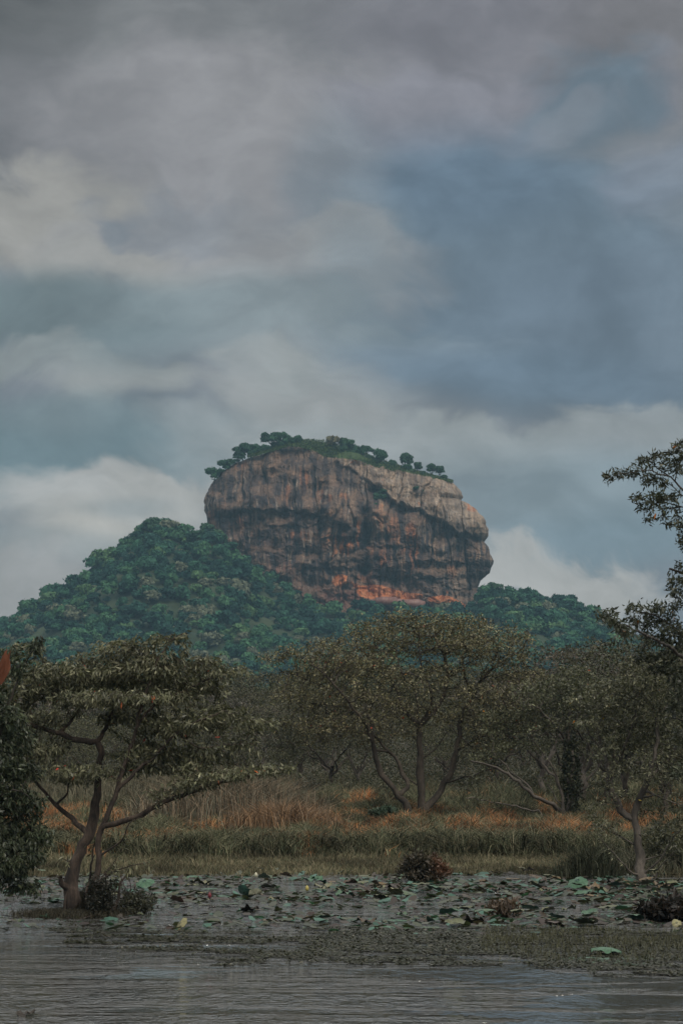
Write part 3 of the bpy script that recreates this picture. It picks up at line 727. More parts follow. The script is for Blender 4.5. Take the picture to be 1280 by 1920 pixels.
padsA = [(760, 590, 150, 34), (900, 585, 110, 26), (620, 570, 120, 36), (820, 640, 110, 26),(700, 740, 70, 16, -.9, .5), (800, 715, 90, 22, -1., .6), (900, 680, 110, 26, -1.1, .7), (1020, 660, 110, 26, -1.1, .8), (1150, 640, 80, 20, -1.2, .6), (880, 300, 100, 30), (560, 420, 160, 30), (700, 470, 110, 28),(720, 80, 95, 24), (540, 118, 150, 36), (400, 170, 110, 34), (110, 120, 90, 30), (330, 225, 240, 55), (620, 205, 200, 70), (820, 185, 140, 36), (980, 222, 110, 24), (500, 330, 300, 40), (760, 335, 130, 34),
 (150, 260, 150, 90), (60, 340, 100, 90), (790, 450, 190, 38), (960, 400, 120, 34), (700, 560, 150, 36), (640, 635, 150, 26), (850, 690, 110, 20, -1.0, .8), (960, 655, 130, 22, -1.1, .8), (1100, 645, 110, 24, -1.2, .8), (1090, 440, 120, 22), (1060, 530, 60, 12),
 (150, 560, 150, 50), (290, 650, 190, 36), (60, 640, 120, 50), (340, 690, 70, 18), (560, 1180, 70, 18, -.4, .4), (330, 330, 150, 40), (150, 420, 130, 25), (1230, 640, 60, 14, -1.2, .5),
 (420, 270, 300, 50, 1.2, 1.2), (700, 270, 220, 55, 1.4, 1.0)]
A.grow(pads_pts(MA, YA, padsA, 800, rng, ZA), .085, 1.3, .14, 110, rng, zmin=1.2, droop=.05)
finish_tree(A, 'water_tree', 'dark drooping tree with red leaves leaning over its roots in the pond', 'tree', BARK_BROWN,
  ((rng, .02, 5, .145, .042, [(.14, .145, .095), (.105, .112, .07), (.18, .18, .12), (.075, .082, .052)]), dict(droop=1.0, jit=.05, accent=[(.55, .05, .03), (.5, .12, .03)], acc_p=.0022, up=.2, zmin=1.0)), TREE_A*np.array([1, 1, 0]), tip=.0045)

# ---- B : mass of foliage hanging in from the left edge
rng = np.random.RandomState(33)
YB = 62.0; B = Tree()
LB = lambda pts, r0, r1, d0=0, d1=0, root=False: B.limb(limb_pts(MA, YB, pts, d0, d1), r0, r1, .15, rng, root, .15)
LB([(-150, 1330), (-140, 1100), (-110, 900), (-60, 700), (-50, 450), (-20, 200)], .16, .04, 0, 0, True)
LB([(-110, 900), (-20, 780), (60, 740), (130, 760)], .05, .012, 0, -.5)
LB([(-120, 1000), (-30, 930), (60, 930), (150, 980)], .05, .012, 0, .3)
LB([(-50, 600), (0, 480), (60, 300), (110, 190), (165, 80)], .04, .012, 0, .2)
LB([(-110, 930), (-50, 1000), (0, 1080), (50, 1150)], .03, .01)
padsB = [(60, 520, 100, 80), (30, 620, 90, 60), (110, 640, 90, 44), (40, 420, 80, 60),(70, 790, 140, 70), (110, 920, 110, 80), (40, 1010, 120, 90), (60, 1120, 80, 60), (140, 1010, 70, 60), (150, 1150, 25, 40), (30, 160, 60, 50), (60, 200, 70, 30), (150, 110, 40, 40), (-60, 600, 120, 120), (-60, 350, 100, 100), (-80, 900, 100, 150), (190, 930, 40, 50), (20, 700, 90, 40)]
B.grow(pads_pts(MA, YB, padsB, 900, rng, ZA), .08, 1.2, .13, 110, rng, zmin=.2, droop=.15)
eB = finish_tree(B, 'overhanging_tree', 'dense dark foliage hanging low over the pond beside the leaning water tree', 'tree', BARK_DARK,
  ((rng, .02, 7, .135, .042, [(.075, .09, .05), (.055, .07, .04), (.095, .105, .06)]), dict(droop=1.1, jit=.05, up=.2, zmin=.35)), P(-65, 1743, YB)*np.array([1, 1, 0]), tip=.0045)
# a big withered reddish-brown leaf spray caught in its top
rngw = np.random.RandomState(3); vv, ff = [], []; off = 0
for k in range(9):
    a0 = P(4+rngw.uniform(-5, 5), 1290-rngw.rand()*14, 60.5+rngw.rand()*.3); a1 = P(18+rngw.uniform(-14, 10), 1208+rngw.rand()*30, 60.5+rngw.rand()*.4)
    n = 8; t = np.linspace(0, 1, n)[:, None]; bow = np.array([rngw.uniform(-.1, .1), rngw.uniform(-.1, .1), 0])
    c0 = a0*(1-t)+a1*t + bow*np.sin(t*math.pi); w = (.065*np.sin(t*math.pi*.9+.25)); sd_ = np.array([.85, .5, .1])
    fold = np.array([.1, -.5, 0])*w*.6
    vv.append(np.stack([c0-sd_*w, c0+fold, c0+sd_*w], 1).reshape(-1, 3)); i0 = np.arange(n*3).reshape(n, 3)+off
    ff.append(np.concatenate([np.stack([i0[:-1, q], i0[:-1, q+1], i0[1:, q+1], i0[1:, q]], -1) for q in (0, 1)])); off += n*3
vv = np.concatenate(vv)
wl = mesh_np('withered_leaf', vv, [np.concatenate(ff)], FARLEAF, np.array([(.13, .05, .028)])*(1+.5*fbm(vv[:, 0]*9, vv[:, 2]*9, 0, 3))[:, None].clip(.3, 2), smooth=True)
under_empty(wl, eB); wl['label'] = 'withered reddish brown leaf spray'

# ---- C : the wide umbrella tree in the middle of the meadow
rng = np.random.RandomState(44)
ZC = 1280/600; MC = zmap(460, 1100, ZC); YC = 129.0
Cc = Tree()
LC = lambda pts, r0, r1, d0=0, d1=0, root=False: Cc.limb(limb_pts(MC, YC, pts, d0, d1), r0, r1, .3, rng, root, .12)
LC([(712, 985), (708, 900), (700, 800), (698, 720), (697, 640), (695, 560), (715, 530), (770, 480), (800, 400), (805, 320), (790, 270), (760, 200)], .20, .05, 0, .5, True)
LC([(668, 975), (655, 920), (635, 860), (590, 810), (550, 750), (520, 690), (513, 655)], .17, .09, -.6, -1.2, True)
LC([(513, 655), (480, 560), (430, 490), (380, 420), (310, 345), (250, 290)], .07, .02, -1.2, -2.5)
LC([(513, 655), (500, 560), (480, 470), (530, 410), (560, 330)], .06, .02, -1.2, 0)
LC([(640, 812), (680, 780), (650, 730), (610, 680), (580, 655), (515, 652)], .09, .05, -.7, -.5)
LC([(713, 905), (770, 840), (815, 760), (840, 680), (855, 600), (868, 520), (910, 440), (950, 370), (1010, 310), (1100, 250)], .15, .03, 0, 1.5)
LC([(800, 795), (880, 770), (960, 740), (1010, 728)], .05, .02, .3, -1.5)
LC([(845, 650), (940, 605), (1050, 590), (1120, 570)], .055, .02, .5, -2)
LC([(868, 520), (940, 440), (1050, 420), (1160, 390)], .05, .02, .6, 3)
LC([(868, 520), (900, 420), (870, 330), (880, 250), (930, 190)], .07, .02, .6, 1.5)
LC([(695, 560), (640, 500), (600, 410), (560, 330), (480, 270), (400, 220)], .09, .02, .2, 2.5)
LC([(697, 600), (690, 500), (685, 400), (640, 370), (600, 280)], .06, .02, .2, -1)
LC([(560, 655), (480, 560), (400, 480), (330, 400), (240, 370), (170, 350), (90, 290)], .05, .015, -.8, .5)
LC([(715, 530), (740, 440), (700, 330), (690, 200), (680, 120)], .06, .015, .3, -.8)
LC([(700, 700), (760, 650), (805, 590)], .04, .02)
LC([(400, 480), (300, 470), (200, 460), (130, 430)], .03, .012, 0, 2)
LC([(640, 812), (600, 750), (610, 720)], .04, .02)
padsC = [(110, 285, 75, 34), (230, 265, 130, 42), (390, 235, 150, 44), (500, 165, 120, 44), (640, 130, 120, 46), (760, 140, 130, 46), (880, 150, 130, 44), (1040, 190, 110, 40), (1120, 215, 60, 28), (300, 350, 170, 34), (470, 320, 150, 40),
 (650, 240, 190, 50), (850, 240, 180, 50), (1000, 290, 150, 44), (1100, 360, 130, 40), (210, 440, 130, 28), (330, 560, 180, 34), (440, 430, 140, 36), (960, 430, 150, 36), (1110, 480, 120, 36), (190, 550, 100, 28), (980, 640, 130, 28), (600, 350, 120, 30), (780, 330, 110, 30), (270, 620, 100, 22), (1050, 560, 110, 24), (1000, 730, 70, 16), (640, 470, 120, 24), (480, 620, 60, 16), (720, 190, 260, 50, 2.0, 1.5), (400, 300, 200, 50, -1.5, 1.2), (950, 230, 200, 50, -1.6, 1.2), (560, 500, 200, 36, 2.5, 1.0), (860, 520, 180, 36, 2.5, 1.0), (330, 490, 190, 30, 1.5, 1.), (600, 420, 450, 160, 0, 4.0, .10), (450, 560, 280, 80, 0, 3.0, .14), (1000, 520, 200, 110, 0, 3.0, .14)]
Cc.grow(pads_pts(MC, YC, padsC, 230, rng, ZC, .9), .15, 2.4, .24, 130, rng, zmin=3.6, droop=-.05)
finish_tree(Cc, 'umbrella_tree', 'wide umbrella-crowned tree with several bare forking stems in the middle of the meadow', 'tree', BARK_OLIVE,
  ((rng, .025, 4, .125, .064, [(.20, .19, .11), (.16, .155, .085), (.24, .215, .12), (.12, .12, .07)]), dict(droop=.1, jit=.11, accent=[(.5, .08, .04), (.55, .25, .05)], acc_p=.004, up=.6)), P(780, 1545, YC)*np.array([1, 1, 0])+np.array([0, 0, .3]), tip=.0095)

# ---- D : ivy-clad tree right of it
rng = np.random.RandomState(55)
ZD = 3.2; MD = zmap(900, 1100, ZD); YD = 126.0
D = Tree()
LD = lambda pts, r0, r1, d0=0, d1=0, root=False: D.limb(limb_pts(MD, YD, pts, d0, d1), r0, r1, .28, rng, root, .12)
LD([(530, 1480), (525, 1400), (535, 1250), (545, 1100), (540, 960), (530, 880), (540, 760)], .27, .08, 0, .3, True)
LD([(500, 1420), (440, 1360), (380, 1310), (300, 1265), (240, 1210), (160, 1130), (60, 1080), (-60, 1040)], .13, .03, -.2, -2.5)
LD([(490, 1410), (400, 1425), (300, 1380), (180, 1330), (60, 1300), (-80, 1265)], .055, .02, -.3, -3.2)
LD([(505, 1350), (490, 1200), (420, 1110), (330, 1020), (240, 940), (150, 890)], .09, .025, 0, 1)
LD([(490, 1190), (450, 1080), (350, 960), (300, 880)], .05, .02, 0, -1)
LD([(300, 1265), (260, 1180), (180, 1110), (100, 1020)], .05, .02, -1, -.5)
LD([(470, 1300), (420, 1230), (380, 1160), (330, 1130)], .035, .015)
LD([(560, 1280), (600, 1220), (640, 1150), (700, 1090), (760, 1010)], .09, .025, 0, 1)
LD([(590, 1250), (650, 1210), (700, 1180)], .03, .015, 0, -1)
LD([(535, 960), (450, 850), (380, 760), (280, 700)], .07, .02, .2, -1)
LD([(535, 900), (600, 780), (680, 680), (740, 600)], .06, .02, .2, 1)
padsD = [(230, 770, 220, 50), (470, 690, 220, 50), (330, 620, 190, 40), (560, 600, 200, 50), (680, 700, 170, 50), (100, 860, 130, 36), (400, 840, 180, 36), (640, 820, 160, 40), (150, 960, 130, 30), (760, 900, 110, 50), (-20, 1020, 80, 30), (60, 780, 110, 40), (450, 560, 120, 34), (330, 950, 120, 26), (700, 1020, 100, 30), (210, 870, 100, 30), (-60, 1180, 60, 30), (560, 500, 130, 34)]
D.grow(pads_pts(MD, YD, padsD, 150, rng, ZD, .9), .16, 2.4, .27, 120, rng, zmin=3.0)
eD = finish_tree(D, 'ivy_clad_tree', 'meadow tree with a dark ivy-covered trunk and long bare boughs sweeping low', 'tree', BARK_GREY,
  ((rng, .028, 9, .13, .065, [(.14, .145, .085), (.18, .18, .11), (.10, .108, .062)]), dict(droop=.2, jit=.09, accent=[(.5, .12, .04)], acc_p=.0015, up=.6)), P(1066, 1552, YD)*np.array([1, 1, 0])+np.array([0, 0, .3]), tip=.008)
q = np.array([p for p, m in zip(D.p, D.mr) if m > .12]); q = q[(q[:, 2] < 7)]
k = rng.randint(0, len(q), 5200); a = rng.rand(5200)*6.28
rk = (.26+.16*fbm(q[k][:, 2]*.8, a*.5, 3, 3))*(1.1-.06*q[k][:, 2]); rk = rk*(.45+1.1*sstep(-.25, .35, fbm(q[k][:, 2]*.9, np.cos(a), np.sin(a), 2))); pp = q[k] + np.stack([np.cos(a)*rk, np.sin(a)*rk, rng.normal(size=5200)*.3], -1)*(.8+.5*rng.rand(5200)**2)[:, None]
def leafquads(rng, p, length, width, base, droop, var=.25, up=.3, dirs=None):
    n = len(p); d = rng.normal(size=(n, 3)) if dirs is None else dirs + rng.normal(size=(n, 3))*.3
    d[:, 2] -= droop; d /= np.linalg.norm(d, axis=1)[:, None]
    nr = rng.normal(size=(n, 3)); nr[:, 2] += up; sd_ = np.cross(d, nr); sd_ /= np.linalg.norm(sd_, axis=1)[:, None]+1e-9
    l = (length*(.6+.8*rng.rand(n)))[:, None]; w = (width*(.7+.6*rng.rand(n)))[:, None]
    v = np.stack([p, p+d*l*.45+sd_*w*.5, p+d*l, p+d*l*.45-sd_*w*.5], 1).reshape(-1, 3)
    base = np.atleast_2d(base); c = base[rng.randint(0, len(base), n)]*(1+var*rng.normal(size=n)).clip(.3, 2)[:, None]
    return v, np.arange(4*n).reshape(-1, 4), np.repeat(c, 4, 0)
v, f, c_ = leafquads(rng, pp, .13, .1, [(.05, .058, .035), (.075, .08, .045)], .6)
under_empty(mesh_np('ivy', v, [f], LEAF, c_), eD)

# ---- E : pale forked tree on the bank, right
rng = np.random.RandomState(66)
YE = ground_Y(1650)
E = Tree()
LE_ = lambda pts, r0, r1, d0=0, d1=0, root=False: E.limb(limb_pts(MD, YE, pts, d0, d1), r0, r1, .17, rng, root, .12)
LE_([(968, 1785), (962, 1650), (945, 1560), (940, 1460), (922, 1400), (870, 1370), (820, 1300), (790, 1230), (775, 1140), (740, 1000), (700, 860)], .16, .04, 0, .6, True)
LE_([(922, 1400), (942, 1320), (955, 1260), (1000, 1170), (1040, 1050), (1060, 900), (1050, 780)], .12, .04, 0, -.5)
LE_([(990, 1740), (1060, 1680), (1110, 1600), (1170, 1500), (1210, 1440)], .04, .012, 0, -.8)
LE_([(950, 1720), (900, 1710), (830, 1640), (760, 1560), (715, 1490)], .035, .01, 0, -.8)
LE_([(962, 1640), (1040, 1625), (1110, 1600)], .03, .015, 0, .3)
LE_([(945, 1550), (830, 1490), (760, 1450), (690, 1415)], .03, .01, 0, .8)
LE_([(1000, 1170), (1100, 1060), (1180, 960), (1260, 900)], .06, .02, 0, .5)
LE_([(1040, 1250), (1120, 1280), (1210, 1320)], .04, .015, 0, -.5)
LE_([(955, 1260), (1040, 1250), (1130, 1240)], .04, .015, 0, -.5)
LE_([(775, 1140), (850, 1000), (900, 850), (940, 700)], .05, .02, .4, -.3)
LE_([(740, 1000), (660, 900), (620, 800), (560, 720)], .04, .012, .5, .3)
LE_([(990, 1735), (1050, 1770), (1080, 1700), (1180, 1560)], .03, .012, 0, .3)
padsE = [(860, 590, 230, 46), (1060, 560, 200, 55), (620, 690, 130, 36), (760, 710, 190, 44), (970, 690, 230, 50), (1120, 780, 160, 60), (860, 830, 200, 45), (1020, 920, 200, 50), (800, 960, 130, 36), (870, 1080, 160, 40), (1060, 1130, 170, 50), (1180, 1000, 110, 80), (730, 1430, 90, 18), (1120, 1440, 110, 50), (1200, 1330, 80, 60),
  (740, 1170, 90, 50), (640, 820, 100, 30), (1230, 880, 90, 70), (980, 460, 170, 44), (1180, 650, 110, 60), (820, 1240, 60, 26), (1040, 1350, 80, 26), (700, 1310, 80, 22), (1180, 1560, 60, 30), (860, 940, 160, 40, 1.4, 1.0), (1050, 820, 200, 60, 1.6, 1.0), (820, 720, 190, 60, 1.6, 1.0)]
E.grow(pads_pts(MD, YE, padsE, 420, rng, ZD, .85), .105, 1.7, .18, 120, rng, zmin=1.0)
finish_tree(E, 'bank_tree', 'pale-barked tree with a forked trunk standing on the grassy bank right by the lotus leaves', 'tree', BARK_GREY,
  ((rng, .02, 7, .12, .046, [(.13, .135, .085), (.10, .105, .062), (.17, .17, .11), (.075, .08, .05)]), dict(droop=.35, jit=.07, accent=[(.6, .2, .03), (.4, .3, .05)], acc_p=.0018, up=.4)), P(1203, 1655, YE)*np.array([1, 1, 0]), tip=.005)

# ---- F : tall near tree, its trunk just beyond the right edge
rng = np.random.RandomState(77)
ZF_ = 4.8; MF = zmap(1080, 800, ZF_); YF = 46.0
Ft = Tree()
LF = lambda pts, r0, r1, d0=0, d1=0, root=False, w=.1: Ft.limb(limb_pts(MF, YF, pts, d0, d1), r0, r1, .09, rng, root, w)
LF([(1330, 5200), (1300, 4200), (1290, 3000), (1230, 2000), (1180, 1400), (1130, 900), (1060, 640), (990, 540)], .16, .03, 0, 0, True)
LF([(1060, 640), (960, 560), (850, 460), (700, 350), (640, 310), (600, 300)], .022, .006, 0, -.3)
LF([(850, 460), (740, 430), (620, 400), (500, 415), (400, 420), (270, 460)], .013, .004, -.1, -.5)
LF([(1080, 720), (930, 610), (800, 500), (720, 450), (660, 470)], .015, .005, 0, .3)
LF([(1120, 860), (960, 740), (840, 755), (700, 740), (600, 760)], .014, .004, 0, .2)
LF([(960, 720), (800, 680), (700, 690), (590, 660), (480, 645)], .012, .004, 0, -.3)
LF([(960, 745), (870, 750), (820, 770), (740, 830), (620, 842)], .010, .004, 0, .2)
LF([(860, 460), (900, 350), (930, 250), (960, 180)], .012, .005, 0, .1)
LF([(1180, 1420), (1040, 1340), (940, 1320), (850, 1285), (832, 1278)], .03, .016, 0, 0, w=.03)
LF([(1250, 2100), (1000, 1900), (800, 1750), (640, 1680), (470, 1650)], .04, .006, 0, 0)
LF([(1270, 2300), (1050, 2150), (820, 1980), (560, 1850), (300, 1740), (200, 1700)], .045, .006, 0, -6)
LF([(1290, 2800), (1100, 2500), (900, 2300), (700, 2150), (560, 2100)], .05, .006, 0, .5)
LF([(1290, 3000), (1150, 2800), (950, 2650), (800, 2600)], .05, .006, 0, .5)
padsF = [(270, 458, 16, 8), (360, 420, 42, 12), (490, 428, 55, 16), (540, 322, 62, 16), (650, 285, 80, 26), (770, 250, 90, 28), (900, 165, 70, 30), (960, 260, 70, 60), (850, 320, 120, 30), (680, 505, 90, 24), (600, 510, 26, 10), (770, 535, 70, 20), (690, 610, 110, 24), (540, 655, 66, 22), (800, 640, 140, 34), (900, 400, 90, 30), (620, 735, 40, 14), (770, 785, 40, 14), (650, 832, 46, 10), (910, 880, 70, 40), (935, 1010, 36, 60), (840, 880, 30, 22), (950, 1400, 60, 40), (860, 1390, 26, 16), (850, 1500, 50, 26), (940, 1250, 26, 30), (930, 1520, 60, 30),
 (470, 1640, 56, 18), (550, 1620, 30, 24), (640, 1650, 70, 26), (760, 1610, 90, 34), (900, 1590, 80, 46), (560, 1770, 130, 50), (740, 1740, 190, 80), (900, 1850, 160, 100), (700, 1900, 170, 70), (850, 2040, 150, 90), (930, 2250, 130, 130), (760, 2180, 130, 60), (900, 2500, 120, 100), (960, 2800, 90, 130), (600, 2050, 90, 40), (920, 3100, 90, 90), (1000, 1000, 60, 200), (1020, 700, 60, 100)]
Ft.grow(pads_pts(MF, YF, padsF, 900, rng, ZF_, .8), .042, .8, .075, 130, rng, zmin=2.6)
Ft.grow(pads_pts(MF, YF, [(210, 1660, 30, 16, -6, .2), (300, 1720, 60, 26, -5.5, .3), (390, 1790, 70, 30, -5, .3), (470, 1880, 80, 36, -4.6, .4), (330, 1650, 40, 12, -5.5, .2)], 2200, rng, ZF_, .8), .042, .9, .075, 80, rng, zmin=2.6)
finish_tree(Ft, 'tall_near_tree', 'tall near tree whose leafy twigs reach in from the side against the open sky', 'tree', BARK_DARK,
  ((rng, .0085, 4, .095, .03, [(.075, .085, .055), (.055, .065, .045), (.09, .095, .06)]), dict(droop=.15, jit=.03, accent=[(.6, .2, .03)], acc_p=.0012, up=.5)), P(1345, 1880, YF)*np.array([1, 1, 0]), tip=.0022)

# ------------------------------------------------------------------ thicket of scrub trees behind the meadow
def copy_tree(o, loc, rz, sc, label=None, cat=None, group=None):
    r = o.copy(); COL.objects.link(r); r.location = loc; r.rotation_euler = (0, 0, rz); r.scale = sc
    for ch in list(o.children):
        c = ch.copy(); COL.objects.link(c); c.parent = r
    tag(r, label, cat, group); return r
def scrub(seed, h, w, lean, per, cols, n_att=1500, sparse=False):
    rng = np.random.RandomState(seed); T = Tree()
    T.limb([(0, 0, -.2), (.1, 0, h*.12), (lean*.3, .1, h*.3)], .17, .12, .3, rng, True)
    for k in range(5):
        a = k*1.257+rng.uniform(-.4, .4); q = w*.5*rng.uniform(.45, .8)
        T.limb([(lean*.3, .1, h*rng.uniform(.12, .28)), (math.cos(a)*q*.4, math.sin(a)*q*.4, h*.42), (math.cos(a)*q, math.sin(a)*q, h*rng.uniform(.6, .8))], .09, .03, .35, rng)
    att = []
    for k in range(15):
        a = rng.rand()*6.28; q = w*.5*math.sqrt(rng.rand())*.85; rr = w*.5*rng.uniform(.28, .45)
        zc = h*(.93 - .30*(q/(w*.5))**2 - (.42*rng.rand() if k > 7 else .05*rng.rand()))
        m = n_att//15; d = rng.normal(size=(m, 3)); d /= np.linalg.norm(d, axis=1)[:, None]; d *= rng.rand(m)[:, None]**.4
        att.append(np.array([math.cos(a)*q, math.sin(a)*q, zc]) + d*np.array([rr, rr, h*.07]))
    T.grow(np.concatenate(att), .24, 3.2, .38, 90, rng, zmin=h*.2)
    T.radii(.009)
    e = empty('scrub_tree')
    v, f = T.tubes(.0); mesh_np('trunk', v, [f], BARK_GREY if sparse else BARK_OLIVE, smooth=True, parent=e)
    v, f, c_ = T.leaves(rng, .03, per, .17, .085, cols, droop=.2, jit=.16, up=.6, var=.28); mesh_np('crown', v, [f], LEAF, c_, parent=e)
    print('scrub', len(T.p), len(f)); return e
OL = [(.085, .085, .048), (.105, .098, .055), (.065, .07, .04)]
protoS = [scrub(101, 9.0, 11, .6, 6, OL), scrub(102, 8.2, 12, -.8, 6, [(.075, .08, .045), (.095, .095, .052)]), scrub(103, 9.6, 9, .2, 7, [(.062, .07, .038), (.085, .088, .046)]), scrub(104, 8.6, 10, .5, 3, [(.13, .11, .09), (.10, .09, .07)], 1700, True)]
rng = np.random.RandomState(7)
LABS = ['olive scrub tree massed in the thicket behind the meadow', 'broad dull green scrub tree massed in the thicket behind the meadow', 'narrow dark scrub tree massed in the thicket behind the meadow', 'almost leafless grey-twigged tree in the thicket behind the meadow']
spots = []
for (Y0, n, hm, jx) in ((176, 7, .62, 3), (192, 9, .72, 3), (214, 10, .85, 3), (240, 11, .98, 4), (275, 12, 1.08, 5), (315, 13, 1.15, 6)):
    W_ = Y0/F*1280*1.25
    for k in range(n):
        x = -W_/2 + W_*(k+.5)/n + rng.uniform(-1, 1)*jx*.5; Y = Y0+rng.uniform(-7, 7)
        spots.append((x, Y, hm*rng.uniform(.86, 1.12), rng.randint(0, 4)))
for (px, Y, h, k) in [(1095, 146, 1.02, 3), (1165, 152, 1.05, 0), (1250, 148, 1.0, 1), (1010, 165, .95, 3), (1060, 172, 1.05, 0), (1330, 140, 1.0, 2), (930, 170, .8, 1), (470, 170, .6, 1), (560, 178, .75, 0), (620, 172, .7, 1), (1140, 136, .85, 2), (1240, 122, .7, 2), (1290, 132, .9, 0)]:
    spots.append(((px-640)/F*Y, Y, h, k))
used = [False]*4
for (x, Y, h, k) in spots:
    loc = (x, Y, float(gz(np.array(x), np.array(Y)))); rz = rng.rand()*6.28; sc = (h*rng.uniform(.9, 1.1), h*rng.uniform(.9, 1.1), h)
    if not used[k]:
        o = protoS[k]; o.location = loc; o.rotation_euler = (0, 0, rz); o.scale = sc; used[k] = True
        tag(o, LABS[k], 'tree', ['olive thicket trees', 'broad thicket trees', 'narrow thicket trees', 'leafless thicket trees'][k])
    else: copy_tree(protoS[k], loc, rz, sc)

# low undergrowth at the thicket's feet (one mass of leaves)
rng = np.random.RandomState(8)
n = 1500; bx = rng.uniform(-30, 30, n); by = 166+rng.rand(n)*70
k = rng.randint(0, n, 210000); r_ = rng.normal(size=(210000, 3)); r_ /= np.linalg.norm(r_, axis=1)[:, None]
hh = (.5+.9*np.abs(fbm(bx*.2, by*.1, 0, 2))+.6*rng.rand(n))*(1+2.2*sstep(190, 200, by))
p = np.stack([bx[k]+r_[:, 0]*.9, by[k]+r_[:, 1]*.9, gz(bx[k], by[k])+hh[k]*(.35+.8*np.abs(r_[:, 2]))*rng.rand(210000)**.4], -1)
v, f, c_ = leafquads(rng, p, .17, .08, [(.075, .08, .05), (.10, .09, .06), (.055, .06, .04)], .2)
tag(mesh_np('undergrowth', v, [f], LEAF, c_), 'dark undergrowth at the foot of the thicket', 'undergrowth', kind='stuff')

# ------------------------------------------------------------------ trees on the summit and along the skyline
def far_tree(seed, r, h, trunk, cols, n=700, size=.55, flat=False):
    rng = np.random.RandomState(seed); e = empty('summit_tree')
    T = Tree(); T.limb([(0, 0, -1), (rng.uniform(-.3, .3), 0, trunk*.5), (rng.uniform(-.5, .5), 0, trunk+h*.3)], .32, .18, .6, rng, True)
    for k in range(4):
        a = k*1.57+rng.rand(); T.limb([(0, 0, trunk*.7), (math.cos(a)*r*.3, math.sin(a)*r*.3, trunk+h*.1), (math.cos(a)*r*.65, math.sin(a)*r*.65, trunk+h*.4)], .16, .06, .6, rng)
    T.radii(.05); v, f = T.tubes(); mesh_np('trunk', v, [f], BARK_DARK, smooth=True, parent=e)
    bl = []
    for k in range(9):
        a = rng.rand()*6.28; q = r*.65*math.sqrt(rng.rand()); rr = r*rng.uniform(.28, .5)
        bl.append((math.cos(a)*q, math.sin(a)*q, trunk + h*(.25+.6*rng.rand())*(1-.4*q/r), rr, rr, rr*(.62 if flat else .75)))
    v, f, c_ = clump_leaves(rng, bl, n, size, cols, .25); mesh_np('crown', v, [f], FARLEAF, c_, parent=e); return e
protoF = [far_tree(1, 4.4, 5.2, 1.5, (.035, .085, .045), 900, flat=True), far_tree(2, 4.0, 5.5, 1.2, (.045, .095, .05)), far_tree(3, 3.4, 4.6, 1.7, (.035, .08, .04), 750, flat=True), far_tree(4, 4.6, 5.0, .3, (.04, .10, .05), 1000), far_tree(5, 3.0, 2.4, .2, (.15, .14, .08), 700)]
usedF = [False]*5
def put_far(k, zx, zy, w, label, group=None, Y=None, name='summit_tree', base=None, hs=1.0):
    """w = crown width in photo pixels; (px, py) = its foot"""
    Yv = Y; s0 = (w/F*Yv)/(2*[4.4, 4.0, 3.4, 4.6, 3.0][k])
    loc = P(zx, zy, Yv); loc = Vector(loc)
    if not usedF[k]: o = protoF[k]; usedF[k] = True; o.location = loc; o.scale = (s0, s0, s0*hs); tag(o, label, 'tree', group)
    else: o = copy_tree(protoF[k], loc, random.random()*6, (s0, s0, s0*hs), label, 'tree', group)
    if group is None and 'group' in o: del o['group']
    o.name = name
    return o
random.seed(4)
def zpt(zx, zy): return (340+zx/2, 780+zy/2)
def top_depth(zx): return RY-4
SUMMIT = [  # kind, crop x, crop foot y, width px, label
 (0, 232, 154, 38, 'lone flat-crowned tree at the stepped corner of the summit, clear of the other trees'),
 (0, 338, 118, 42, 'largest dark tree on the highest point of the summit'),
 (3, 285, 140, 26, 'round bush at the foot of the largest summit tree'),
 (3, 385, 108, 34, 'dense bushy tree between the largest summit tree and the summit grass'),
 (3, 430, 108, 26, 'bush where the trees give way to the summit grass'),
 (3, 164, 206, 30, 'upper of two trees clinging to the steep left shoulder of the rock'),
 (3, 124, 240, 34, 'lower of two trees clinging to the steep left shoulder of the rock'),
 (4, 575, 110, 30, 'pale brown domed shrub on the summit grass'),
 (1, 625, 152, 36, 'rounded tree at the lower end of the summit grass'),
 (0, 692, 148, 28, 'taller open-crowned tree rising behind the rounded summit trees'),
 (3, 665, 160, 36, 'dark bush below the open-crowned summit tree'),
 (3, 745, 182, 42, 'broad rounded tree halfway down the sloping summit'),
 (3, 790, 196, 24, 'small bush just below the broad rounded summit tree'),
 (2, 838, 202, 30, 'airy tree with a visible trunk on the sloping summit'),
 (2, 886, 214, 20, 'smaller airy tree next to the one with a visible trunk'),
 (2, 940, 224, 22, 'first of a close pair of small trees near the right brow of the summit'),
 (2, 968, 228, 20, 'outermost tree of the close pair near the right brow of the summit'),
 (3, 850, 216, 26, 'low dark bush under the airy summit trees'),
]
for (k, zx, zy, w, lab) in SUMMIT:
    a, b = zpt(zx, zy); put_far(k, a, b+1.5, w*1.08, lab, None, top_depth(zx), hs=1.2)
for q in range(24):
    zx = [150, 182, 200, 216, 262, 300, 318, 352, 370, 400, 418, 446, 612, 640, 655, 705, 722, 765, 806, 822, 862, 905, 925, 985][q]
    zy = float(np.interp(zx, [105, 140, 196, 250, 330, 400, 440, 500, 560, 606, 646, 700, 762, 850, 930, 1010], [262, 222, 182, 156, 132, 108, 102, 104, 110, 140, 156, 172, 188, 214, 228, 244])) + random.uniform(-2, 5)
    a, b = zpt(zx, zy); put_far([3, 1, 3, 2][q % 4], a, b+1.5, random.uniform(15, 28) if zx < 800 else random.uniform(10, 17), 'dark bushy growth fringing the edge of the summit between the taller trees', 'bushes fringing the summit', RY-6, 'summit_bush')
